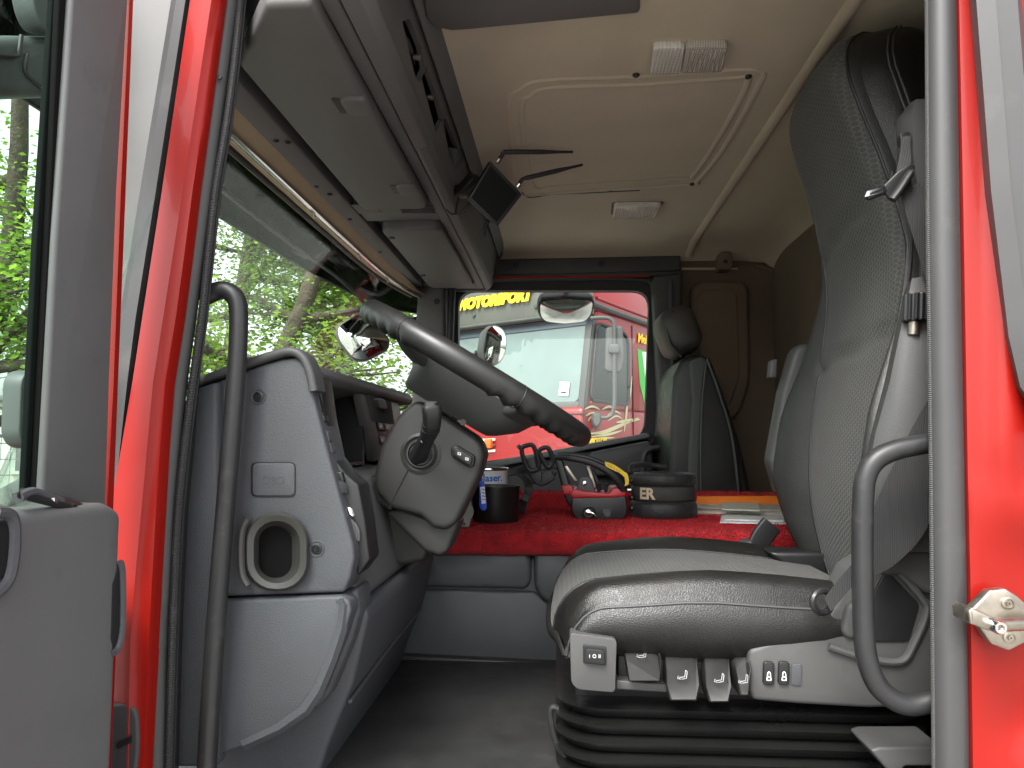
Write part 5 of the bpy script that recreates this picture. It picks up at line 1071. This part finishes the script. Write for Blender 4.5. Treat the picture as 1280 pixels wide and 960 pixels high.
# ================================================================== monitor with two aerials
MN = V(0.35, -1.0, -0.30).normalized()
mc = P(616, 243, Y=1.93)
mon = thing('monitor', 'black video monitor with two stub aerials hung at an angle on the console', 'monitor', mc)
def mp(px, py, off=0.0): return PP(px, py, mc + MN * off, MN)
mq = [(613, 201), (653, 243), (622, 283), (585, 248)]
case = finish(prism([mp(x, y) for x, y in mq], MN * -0.026, 0.003), 'monitor_case', BLACK, mon)
finish(prism([mp(614 + (x - 614) * .86, 243 + (y - 243) * .86, 0.0012) for x, y in mq], MN * -0.002), 'screen', SCREEN, case)
for k in range(7): finish(lathe([(0.0016, 0), (0.0016, 0.0012), (0.0003, 0.0012)], mp(594 + k * 3.2, 254 + k * 3.4, 0.0), MN, 8), 'monitor_button', GREYD, case)
finish(tube([mp(584, 248, 0.001), mp(622, 283.5, 0.001)], 0.002, 6), 'case_edge', GREYD, case)
for a, b, c, d in (((621, 203), (628, 194), (629, 190), (716, 190)), ((646, 234), (653, 224), (656, 223), (728, 206))):
    ae = finish(tube([mp(*a, -0.008), mp(*b, -0.008), mp(*c, -0.008)], 0.0055, 10), 'aerial_elbow', BLACK, mon)
    finish(tube([mp(*a, -0.008), mp(a[0] + 3, a[1] - 4, -0.008)], 0.0068, 10), 'aerial_socket', CHROME, ae)
    p0, p1 = mp(*c, -0.008), mp(*d, -0.008)
    finish(tube([p0.lerp(p1, t) for t in (0, .05, .55, .8, 1)], 0.006, 10, 0, False, [1, 1.15, 1.15, .7, .6]), 'aerial_rod', BLACK, ae)
finish(sweep([mp(596, 222, -0.026), mp(582, 238, -0.05), mp(574, 240, -0.07)], rrect(0.05, 0.03, 0.006, 3)), 'monitor_bracket', BLACK, mon)
finish(pxtube([(590, 215), (578, 232), (570, 262), (572, 268), (580, 266), (588, 252)], 1.98, 0.003, 6, 5), 'monitor_cable', BLACK, mon)
finish(pxtube([(557, 262), (566, 268), (577, 265), (586, 255)], 1.97, 0.003, 6, 5), 'monitor_cable', BLACK, mon)
finish(pxtube([(612, 274), (606, 284), (604, 297)], 1.98, 0.006, 8, 4), 'monitor_foot', BLACK, mon)
# ================================================================== neighbouring red truck beyond the far window
T_ = R(33)
NB = P(729, 510, Y=7.5); NB.z = 0
BK = V(math.sin(T_), math.cos(T_), 0); LF = V(-math.cos(T_), math.sin(T_), 0)     # backwards along its side; across its front
def NT(l, b, z): return NB + LF * l + BK * b + V(0, 0, z)                          # l across the front, b back along the side
nt = thing('parked_truck', 'bright red truck with yellow lettering on its sun visor parked beyond the far window', 'truck', NT(1.15, 1, 0))
def nbox(l0, l1, b0, b1, z0, z1, bev=0.03): 
    return prism([NT(l0, b0, z0), NT(l1, b0, z0), NT(l1, b1, z0), NT(l0, b1, z0)], (0, 0, z1 - z0), bev)
NG = mat('truck_grey_plastic', (0.06, 0.06, 0.06), 0.6, var=0.1)
NW = mat('truck_windscreen', (0.075, 0.12, 0.108), 0.08, coat=1.0, var=0.2, varscale=1.5, spec=1.0)  # teal base colour stands in for sky reflected in the glass
NWS = mat('truck_side_glass', (0.015, 0.025, 0.022), 0.05, spec=0.22)
ZW0, ZW1 = 2.36, 3.30
# lower cab
finish(prism([NT(0, 0, 0.8), NT(2.3, 0, 0.8), NT(2.3, 0, ZW0), NT(0, 0, ZW0)], BK * 2.1, 0.06), 'cab_lower', REDN, nt)
finish(prism([NT(0, 0.08, ZW0 - 0.02), NT(2.3, 0.08, ZW0 - 0.02), NT(2.3, 0.30, ZW1 + 0.15), NT(0, 0.30, ZW1 + 0.15)], BK * 1.7, 0.05), 'cab_upper', REDN, nt)
finish(prism([NT(0.02, 0.3, ZW1 + 0.1), NT(0.02, 2.1, ZW1 + 0.1), NT(0.25, 2.1, 4.15), NT(0.25, 0.75, 4.05), NT(0.12, 0.40, ZW1 + 0.35)], LF * 2.2, 0.08), 'roof_fairing', REDN, nt)
def fp(l, z, d=0.0): return NT(l, 0.08 + (z - ZW0 + 0.02) * 0.198 - d, z)
ws = finish(prism([fp(l, z, 0.015) for l, z in roundpoly([(0.10, ZW0 + 0.05), (2.2, ZW0 + 0.05), (2.2, ZW1), (0.10, ZW1)], 0.1, 4)], BK * 0.03, 0.0), 'truck_windscreen', NW, nt)
for a, b in (((-0.01, ZW0 - 0.02), (0.10, ZW1 + 0.05)),): finish(prism([fp(0.0, ZW0 - 0.02, 0.03), fp(0.11, ZW0 - 0.02, 0.03), fp(0.11, ZW1 + 0.05, 0.03), fp(0.0, ZW1 + 0.05, 0.03)], BK * 0.05, 0.015), 'windscreen_post', NG, nt)
finish(prism([fp(0.0, ZW0 - 0.01, 0.028), fp(2.3, ZW0 - 0.01, 0.028), fp(2.3, ZW0 + 0.06, 0.028), fp(0.0, ZW0 + 0.06, 0.028)], BK * 0.05, 0.01), 'windscreen_sill', NG, nt)
finish(prism([fp(0.0, ZW1 - 0.04, 0.03), fp(2.3, ZW1 - 0.04, 0.03), fp(2.3, ZW1 + 0.06, 0.03), fp(0.0, ZW1 + 0.06, 0.03)], BK * 0.05, 0.01), 'windscreen_header', mat('blue_grey_band', (0.10, 0.12, 0.15), 0.4), nt)
VISM = mat('truck_visor', (0.11, 0.11, 0.10), 0.35, var=0.1, varscale=2)
vz = finish(prism([NT(-0.02, 0.16, ZW1 + 0.06), NT(2.32, 0.16, ZW1 + 0.06), NT(2.32, 0.12, ZW1 + 0.66), NT(-0.02, 0.12, ZW1 + 0.66)], BK * 0.06, 0.02), 'truck_visor', VISM, nt)
for l in (0.7, 1.62):
    finish(lathe([(0.025, 0), (0.022, 0.012), (0.002, 0.014)], NT(l, 0.14, ZW1 + 0.22), -BK, 12), 'visor_rivet', NG, vz)
finish(tube([NT(0.0, 0.12, ZW1 + 0.08), NT(1.2, 0.10, ZW1 + 0.075), NT(2.3, 0.12, ZW1 + 0.08)], 0.02, 8, 4), 'visor_edge', NG, vz)
Mv = frame(NT(1.30, 0.112, ZW1 + 0.355), -BK)
finish(text_bm('MOTORSPORT', Mv, 0.168, 0.004, 0.25, 0.014, 'CENTER', 0.98), 'visor_lettering', mat('yellow_print', (0.8, 0.62, 0.02), 0.4), vz)
def sp_(b, z, o=0.0): return NT(-o, b, z)
# side: door outline, window, stripes
sw = finish(prism([sp_(b, z, 0.012) for b, z in roundpoly([(0.14, 2.44), (0.98, 2.42), (1.0, 3.15), (0.88, 3.24), (0.30, 3.27)], 0.08, 4)], LF * 0.03), 'side_window', NWS, nt)
finish(sweep([sp_(b, z, 0.015) for b, z in roundpoly([(0.13, 2.43), (0.99, 2.41), (1.01, 3.16), (0.89, 3.25), (0.29, 3.28)], 0.08, 4)], rrect(0.035, 0.03, 0.01, 2), True, up=LF), 'side_window_gasket', RUBBERK, nt)
finish(prism([sp_(b, z, 0.014) for b, z in ((0.30, 2.98), (0.92, 2.98), (0.90, 3.2), (0.36, 3.24))], LF * 0.002), 'window_sky_glint', NWS, nt) if False else None
for b in (0.02, 1.12): finish(tube([sp_(b, 1.0, 0.003), sp_(b, 2.4, 0.003), sp_(b + (0.2 if b < 1 else 0), 3.36, 0.003)], 0.008, 6), 'door_gap', BLACK, nt)
finish(tube([sp_(0.0, 3.50, 0.0), sp_(0.6, 3.46, 0.012), sp_(2.0, 3.42, 0.012)], 0.035, 8, 3), 'roof_gutter', NG, nt)
finish(tube([sp_(0.3, 3.56, 0.0), sp_(0.8, 3.54, 0.0), sp_(2.0, 3.50, 0.0)], 0.02, 8, 3), 'roof_rail', REDN, nt)
finish(tube([NT(0, 0.0, ZW0 - 0.08), NT(2.3, 0.0, ZW0 - 0.08)], 0.008, 6), 'front_gap', BLACK, nt)
finish(nbox(0.2, 2.1, -0.03, 0.05, 1.2, 1.75, 0.02), 'grille', mat('truck_grille', (0.5, 0.5, 0.5), 0.4), nt)
for k in range(6): finish(nbox(0.25, 2.05, -0.05, -0.02, 1.24 + k * 0.085, 1.28 + k * 0.085, 0.01), 'grille_bar', NG, nt)
for l0 in (0.08, 1.85): finish(nbox(l0, l0 + 0.36, -0.08, 0.02, 0.85, 1.1, 0.03), 'headlight', CHROME, nt)
finish(nbox(0.0, 2.3, -0.12, 0.1, 0.4, 0.85, 0.05), 'bumper', REDN, nt)
for l in (0.28, 2.02):
    for b in (0.75,):
        w_ = finish(lathe([(0.30, 0), (0.48, 0.02), (0.5, 0.06), (0.5, 0.24), (0.48, 0.28), (0.3, 0.28)], NT(l - 0.14, b, 0.5), LF, 28), 'wheel', RUBBERK, nt)
finish(nbox(0.1, 2.2, 2.1, 7.5, 0.9, 3.9, 0.05), 'load_body', REDN, nt)
finish(nbox(0.25, 0.55, 2.2, 7.0, 0.45, 0.9, 0.05), 'fuel_tank', NG, nt)
# mirrors of the parked truck
ml = 0.20
finish(tube([P(x, y, Y=NT(-0.15, 0.2, 0).y) for x, y in ((738, 398), (752, 397), (763, 399), (768, 408), (768, 440), (768, 500), (766, 515))], 0.022, 8, 4), 'mirror_arm', NG, nt)
ym = NT(-0.15, 0.2, 0).y
mh = finish(pxprism(roundpoly([(757, 409), (779, 407), (780, 450), (776, 466), (756, 464)], 5), ym + 0.02, ym + 0.13, 0.03), 'mirror_head', NG, nt)
finish(pxprism(roundpoly([(761, 430), (774, 430), (774, 441), (761, 441)], 3), ym - 0.04, ym + 0.02, 0.012), 'mirror_clamp', NG, nt)
lm = finish(loft([[P(746 + a * k, 525 + b * k, Y=ym + q) for a, b in ((0, -10), (5, -8), (7, -2), (5, 6), (-1, 13), (-6, 6), (-7, -2), (-5, -8))] for q, k in ((-0.05, .6), (0.0, 1), (0.06, 1), (0.10, .6))]), 'ramp_mirror', NG, nt)
finish(pxtube([(767, 508), (765, 518), (758, 522), (750, 522)], ym, 0.02, 8, 4), 'ramp_mirror_arm', NG, nt)
# painted leaves and ribbons on the door
def blade(pts, w, o=0.004):
    c = crom([P(x, y, Y=1.0) for x, y in pts], 5); n = len(c); rows = []
    d3 = []
    for i, p in enumerate(c):
        d = p - CAM; t = (NT(-o, 0, 0) - CAM).dot(-LF) / d.dot(-LF); d3.append(CAM + d * t)
    for i, p in enumerate(d3):
        t_ = (d3[min(i + 1, n - 1)] - d3[max(i - 1, 0)]).normalized(); s = t_.cross(LF)
        k = w * math.sin(math.pi * (0.04 + 0.92 * i / (n - 1)))
        rows.append([p - s * k, p + s * k])
    return grid(rows, 0.003)
for pts, w in (([(736, 542), (755, 540), (775, 532), (798, 522)], 0.022), ([(738, 546), (760, 543), (778, 538)], 0.014), ([(786, 452), (785, 480), (783, 515), (780, 540)], 0.022), ([(775, 460), (778, 480), (783, 505)], 0.02),
               ([(790, 470), (788, 490), (786, 505)], 0.014), ([(770, 528), (785, 526), (800, 524)], 0.02), ([(734, 552), (750, 548), (768, 547)], 0.012),
               ([(730, 512), (740, 508), (750, 512)], 0.012), ([(732, 520), (740, 516), (748, 518)], 0.010), ([(735, 526), (741, 520), (748, 522)], 0.010), ([(752, 512), (762, 508), (770, 514)], 0.012),
               ([(758, 520), (768, 514), (776, 518)], 0.012), ([(760, 526), (770, 520), (778, 524)], 0.010), ([(738, 503), (746, 499), (756, 502)], 0.010), ([(756, 502), (766, 500), (774, 506)], 0.010)):
    finish(blade(pts, w), 'painted_leaf', KHAKI, nt)
def flat(pts, m, nm, o=0.005):
    q = []
    for x, y in pts:
        d = ray(x, y); q.append(CAM + d * ((NT(-o, 0, 0) - CAM).dot(-LF) / d.dot(-LF)))
    return finish(prism(q, LF * 0.004), nm, m, nt)
flat([(797, 436), (808, 440), (812, 500), (806, 505), (800, 480)], mat('green_print', (0.05, 0.38, 0.06), 0.4), 'green_stripe')
flat([(803, 440), (809, 440), (813, 480), (808, 480)], WHITE, 'white_stripe', 0.008)
def sidetext(s, px, py, size, m, nm):
    d = ray(px, py); o = CAM + d * ((NT(-0.012, 0, 0) - CAM).dot(-LF) / d.dot(-LF))
    finish(text_bm(s, frame(o, -LF), size, 0.003, 0.1, 0.004), nm, m, nt)
sidetext('Mei', 803, 424, 0.16, YELLOW, 'side_lettering')
sidetext('MOTOR', 748, 552, 0.10, YELLOW, 'door_lettering')
def wflat(pts, m, nm, o=0.03):
    n_ = V(0, 0, 1).cross(V(0, 0, 1)); 
    p0 = fp(0, ZW0, o); n = (fp(1, ZW0, o) - p0).cross(fp(0, ZW1, o) - p0).normalized()
    return finish(prism([PP(x, y, p0, n) for x, y in pts], BK * 0.004), nm, m, nt)
stk_ = wflat([(700, 477), (712, 478), (710, 495), (698, 494)], WHITE, 'windscreen_sticker')
wflat([(702, 481), (709, 482), (708.5, 485), (701.5, 484)], mat('sticker_green', (0.2, 0.5, 0.35), 0.5), 'sticker_emblem', 0.036)
wflat([(700.5, 489), (707.5, 489.5), (707.3, 491.5), (700.3, 491)], BLACK, 'sticker_print', 0.036)

def fflat(pts, m, nm, o=0.02, dd=0.03):
    return finish(prism([PP(x, y, NT(0, -o, 0), BK) for x, y in pts], BK * dd, 0.004), nm, m, nt)
for k in range(3): fflat([(596, 549 + k * 7), (618, 548 + k * 7), (618, 551 + k * 7), (596, 552 + k * 7)], NG if k == 1 else PAPER, 'front_white_bar')
fflat([(605, 549), (613, 548.5), (613, 560), (605, 560.5)], mat('amber_lens', (0.75, 0.12, 0.02), 0.3), 'amber_lamp', 0.06, 0.05)

# ================================================================== mirrors of the near truck, seen through the glass
def mirror(name, lab, pts, Y, nrm, depth, hs, arm, grp):
    c = P(sum(p[0] for p in pts) / len(pts), sum(p[1] for p in pts) / len(pts), Y=Y); n = Vector(nrm).normalized()
    o = thing(name, lab, 'mirror', c)
    ol = [PP(x, y, c, n) for x, y in pts]; cc = sum(ol, V(0, 0, 0)) / len(ol)
    rings = [[cc + (p - cc) * k - n * q for p in ol] for k, q in ((0.94, -0.003), (1.0, 0.0), (1.03, depth * .3), (0.95, depth * .7), (0.7, depth))]
    finish(loft(rings), 'mirror_housing', hs, o, 60)
    bm = bmesh.new()      # slightly domed glass
    N_ = 6; rws = []
    for k in range(N_ + 1):
        t = 0.93 * (1 - k / N_); rws.append([cc + (p - cc) * max(t, 0.001) + n * (0.004 + 0.02 * (1 - (t / .93) ** 2)) for p in ol])
    finish(grid(rws, 0.0, True), 'mirror_pane', MIRROR, o, 80)
    if arm: finish(tube(arm, 0.012, 8, 4), 'mirror_stay', BLACK, o)
    return o
HSG = mat('mirror_housing_grey', (0.10, 0.10, 0.098), 0.5, var=0.08)
mirror('front_mirror', 'rounded front view mirror seen through the windscreen above the dashboard', roundpoly([(420, 408), (448, 390), (462, 394), (488, 425), (485, 437), (455, 452), (440, 449), (421, 424)], 8), 2.95, (0.35, -1, 0.0), 0.10, HSG,
       [V(-0.95, 3.0, 2.55), P(478, 385, Y=3.05), P(468, 410, Y=3.05)], None)
mirror('wide_angle_mirror', 'wide angle mirror outside the far window, half hidden by the steering wheel', roundpoly([(608, 410), (618, 405), (630, 411), (634, 425), (631, 445), (622, 457), (608, 457), (603, 440)], 8), 3.55, (0.45, -1, 0.0), 0.16, HSG,
       [P(596, 440, Y=3.65), P(575, 470, Y=3.5)], None)
mirror('kerb_mirror', 'kerb mirror in a black housing hanging above the far window', roundpoly([(673, 375), (707, 372), (744, 374), (741, 392), (733, 402), (705, 405), (680, 402), (673, 394)], 7), 3.42, (0.1, -0.62, -0.78), 0.08, BLACK,
       [P(708, 376, Y=3.45), P(708, 362, Y=3.4), P(708, 350, Y=3.3)], None)
# driver's own mirror outside the open door
dm = thing('door_mirror', 'dark grey exterior mirror on a stout arm seen through the open door window', 'mirror', P(40, 80, X=-0.82))
DMM = mat('mirror_arm_grey', (0.07, 0.08, 0.08), 0.5, var=0.1, bump=('noise', 200, 0.2))
def dmp(pts, x0, x1, bev): return prism([P(a, b, X=x0) for a, b in pts], (x1 - x0, 0, 0), bev)
finish(dmp([(-60, 44), (24, 44), (68, 45), (80, 46), (80, 122), (-60, 121)], -0.80, -0.94, 0.02), 'mirror_arm', DMM, dm)
finish(tube([P(x, y, X=-0.797) for x, y in ((-10, 68), (20, 70), (24, 64), (27, 44))], 0.003, 6, 4), 'arm_seam', BLACK, dm)
finish(tube([P(x, y, X=-0.797) for x, y in ((34, 68), (32, 90), (48, 106), (66, 120))], 0.003, 6, 4), 'arm_seam', BLACK, dm)
finish(dmp(roundpoly([(38, -80), (110, -80), (110, 42), (58, 42), (46, 20), (40, -10)], 14), -0.78, -0.815, 0.015), 'mirror_housing', DMM, dm)
finish(dmp(roundpoly([(27, 474), (36, 463), (80, 463), (80, 562), (34, 560), (24, 545)], 10), -0.80, -0.83, 0.012), 'lower_mirror_housing', DMM, dm)
finish(dmp([(98, -40), (112, -40), (104, 570), (92, 570)], -0.80, -0.815, 0.005), 'mirror_post', DMM, dm)
# ================================================================== trees, fence and what stands beyond
def leafmat(name, c, tr):
    m = bpy.data.materials.new(name); m.use_nodes = True; N, L = m.node_tree.nodes, m.node_tree.links
    N.remove(N['Principled BSDF']); out = N['Material Output']
    g = N.new('ShaderNodeNewGeometry'); 
    rp = N.new('ShaderNodeValToRGB'); rp.color_ramp.elements[0].color = (c[0] * .55, c[1] * .62, c[2] * .6, 1); rp.color_ramp.elements[1].color = (c[0] * 1.35, c[1] * 1.25, c[2] * 1.2, 1)
    L.new(g.outputs['Random Per Island'], rp.inputs[0])
    d = N.new('ShaderNodeBsdfDiffuse'); t = N.new('ShaderNodeBsdfTranslucent'); L.new(rp.outputs[0], d.inputs[0])
    mu = N.new('ShaderNodeMix'); mu.data_type = 'RGBA'; mu.blend_type = 'MULTIPLY'; mu.inputs[0].default_value = 1.0; mu.inputs[7].default_value = (1.9, 2.2, 1.3, 1); L.new(rp.outputs[0], mu.inputs[6]); L.new(mu.outputs[2], t.inputs[0])
    x = N.new('ShaderNodeMixShader'); x.inputs[0].default_value = tr; L.new(d.outputs[0], x.inputs[1]); L.new(t.outputs[0], x.inputs[2])
    gl = N.new('ShaderNodeBsdfGlossy'); gl.inputs['Roughness'].default_value = 0.4
    y = N.new('ShaderNodeMixShader'); y.inputs[0].default_value = 0.05; L.new(x.outputs[0], y.inputs[1]); L.new(gl.outputs[0], y.inputs[2])
    L.new(y.outputs[0], out.inputs[0]); return m
BARK = mat('bark', (0.09, 0.075, 0.055), 0.95, bump=('noise', 25, 1.0), var=0.3, varscale=8, bdist=0.03)
LF1 = leafmat('leaf_yellow_green', (0.135, 0.205, 0.045), 0.6); LF2 = leafmat('leaf_green', (0.11, 0.175, 0.042), 0.6)
def tree(x, y, h, cr, z0, leaves, lm, lab, seed, lsz=0.085, grp='trees standing ahead of the truck'):
    rg = random.Random(seed)
    t = thing('deciduous_tree', lab, 'tree', (x, y, 0), grp)
    bmT = bmesh.new(); tips = []
    def limb(p, d, ln, r, lev):
        pts = [p]; q = p.copy(); dd = d.normalized()
        n = 4 if lev else 6
        for k in range(n):
            dd = (dd + V(rg.uniform(-.2, .2), rg.uniform(-.2, .2), rg.uniform(-.08, .16))).normalized(); q = q + dd * (ln / n); pts.append(q.copy())
        add(bmT, tube(pts, r, 7 if lev < 2 else 5, 0, False, [1 - 0.75 * k / n for k in range(n + 1)]))
        if lev == 0:
            for k in range(13):
                f = rg.uniform(.22, 1.0); i = min(n - 1, int(f * n)); a = k * 2.4 + rg.uniform(-.4, .4); e = rg.uniform(-.1, .7)
                limb(pts[i].lerp(pts[i + 1], f * n - i), V(math.cos(a) * math.cos(e), math.sin(a) * math.cos(e), math.sin(e)), cr * rg.uniform(.6, .95) * (1.1 - .35 * f), r * .42, 1)
        elif lev == 1:
            for k in range(6):
                i = rg.randint(1, n - 1); a = rg.uniform(0, 6.28)
                limb(pts[i], (dd + V(math.cos(a), math.sin(a), rg.uniform(-.5, .6)) * .9), ln * rg.uniform(.35, .6), r * .4, 2)
            tips.extend(pts[2:])
        else: tips.extend(pts[1:])
    limb(V(x, y, 0), V(rg.uniform(-.06, .06), rg.uniform(-.06, .06), 1), h * .86, 0.17 * h / 8, 0)
    finish(bmT, 'trunk', BARK, t, 60)
    verts, faces = [], []
    tips = [p for p in tips if p.z > z0]
    for _ in range(leaves):
        p = rg.choice(tips); s = 0.42
        c = p + V(rg.gauss(0, s), rg.gauss(0, s), rg.gauss(0, s * .75))
        if c.z < z0 - 0.2: continue
        a = rg.uniform(0, 6.28); u = V(math.cos(a), math.sin(a), rg.uniform(-.7, .4)).normalized()
        n = V(rg.gauss(0, .6), rg.gauss(0, .6), 1).normalized(); w = u.cross(n).normalized(); L = lsz * rg.uniform(.6, 1.35)
        b = len(verts); verts += [c, c + u * L * .45 + w * L * .34 + n * L * .07, c + u * L, c + u * L * .45 - w * L * .34 + n * L * .07]; faces.append((b, b + 1, b + 2, b + 3))
    me = bpy.data.meshes.new('crown'); me.from_pydata([tuple(v) for v in verts], [], faces); me.materials.append(lm)
    o = bpy.data.objects.new('crown', me); COL.objects.link(o); attach(o, t)
    return t
TL = ['leafy tree with low yellow-green crown behind the grey mesh fence', 'leafy tree with bright yellow-green foliage seen through the windscreen glass', 'leafy tree with thick bare lower trunk seen behind the front mirror', 'darker green leafy tree standing in the second row behind the others']
tree(-8.3, 9.2, 10.5, 3.6, 2.9, 19000, LF1, TL[0], 11)
tree(-5.0, 10.2, 10.0, 3.3, 2.5, 20000, LF1, TL[1], 5)
tree(-3.5, 12.0, 10.0, 3.0, 2.9, 15000, LF2, TL[2], 8)
tree(-7.6, 15.0, 13.0, 4.2, 3.0, 9000, LF2, TL[3] , 21, 0.12)
tree(-4.6, 16.5, 12.0, 4.0, 2.6, 9000, LF2, 'tall darker green tree rising between the two nearer crowns ahead', 22, 0.12)
tree(-13.5, 14.5, 13.0, 4.5, 3.2, 9000, LF2, 'distant darker green tree standing beside the pale building', 23, 0.13)
# mesh fence along the lawn
FD = V(0.83, 0.56, 0).normalized(); F0 = V(-11.5, 7.6, 0)
FM = mat('fence_grey', (0.12, 0.14, 0.16), 0.5)
for i in range(5):
    a = F0 + FD * (2.5 * i)
    fo = thing('mesh_fence_panel', 'grey welded mesh fence panel with square top rail on the lawn edge', 'fence', a, 'mesh fence panels')
    finish(tube([a, a + V(0, 0, 2.1)], 0.04, 8), 'post', FM, fo)
    finish(sweep([a + V(0, 0, 2.07), a + FD * 2.5 + V(0, 0, 2.07)], rrect(0.09, 0.05, 0.01, 2), up=(0, 0, 1)), 'top_rail', FM, fo)
    wm = bmesh.new()
    for k in range(1, 21): add(wm, tube([a + FD * (k * 0.12) + V(0, 0, .08), a + FD * (k * 0.12) + V(0, 0, 2.05)], 0.005, 4))
    for k in range(9): add(wm, tube([a + V(0, 0, .12 + k * .23), a + FD * 2.5 + V(0, 0, .12 + k * .23)], 0.006, 4))
    w_ = finish(wm, 'mesh_wire', FM, fo); w_['kind'] = 'stuff'
# pale building and a dark car behind the fence
bd_ = thing('pale_building', 'low white rendered building behind the trees and the mesh fence', 'building', (-23, 19, 0))
BW = mat('white_render', (0.72, 0.72, 0.68), 0.85, var=0.05, varscale=1)
BM = Matrix.Translation((-23, 19, 0)) @ Matrix.Rotation(R(35), 4, 'Z')
def bb(bm): bmesh.ops.transform(bm, matrix=BM, verts=bm.verts); return bm
finish(bb(box(-9, 9, 0, 6, 0, 3.3)), 'wall', BW, bd_); finish(bb(box(-9.2, 9.2, -.2, 6.2, 3.3, 3.5, 0.02)), 'roof', mat('roof_edge', (0.25, 0.25, 0.25), 0.8), bd_)
for k in range(5):
    w = finish(bb(box(-7.5 + k * 3.4, -5.9 + k * 3.4, -.04, .02, 1.0, 2.3)), 'window', mat('far_pane', (0.05, 0.06, 0.07), 0.1), bd_); finish(bb(box(-7.6 + k * 3.4, -5.8 + k * 3.4, -.12, -.02, .9, 1.0)), 'sill', BW, w)
car = thing('parked_car', 'dark blue car parked behind the mesh fence', 'car', (-13.2, 13.0, 0))
CM = Matrix.Translation((-13.2, 13.0, 0)) @ Matrix.Rotation(R(34), 4, 'Z')
def cb(bm): bmesh.ops.transform(bm, matrix=CM, verts=bm.verts); return bm
CP = mat('dark_blue_paint', (0.01, 0.018, 0.07), 0.25, coat=0.8)
prof = [(-2.1, .35), (-2.15, .75), (-1.3, .92), (-.7, 1.38), (.7, 1.42), (1.5, .98), (2.1, .9), (2.15, .35)]
finish(cb(xzprism(prof, -.85, .85, 0.08)), 'car_body', CP, car)
finish(cb(xzprism([(-1.15, .95), (-.65, 1.32), (.65, 1.36), (1.3, 1.0)], -.87, .87, 0.01)), 'car_glass', NWS, car)
for x in (-1.35, 1.35):
    for y in (-.86, .70): finish(cb(lathe([(0.18, 0), (0.3, .01), (0.32, .05), (0.32, .14), (0.3, .16), (0.18, .16)], V(x, y, 0.32), (0, 1, 0), 20)), 'wheel', RUBBERK, car)
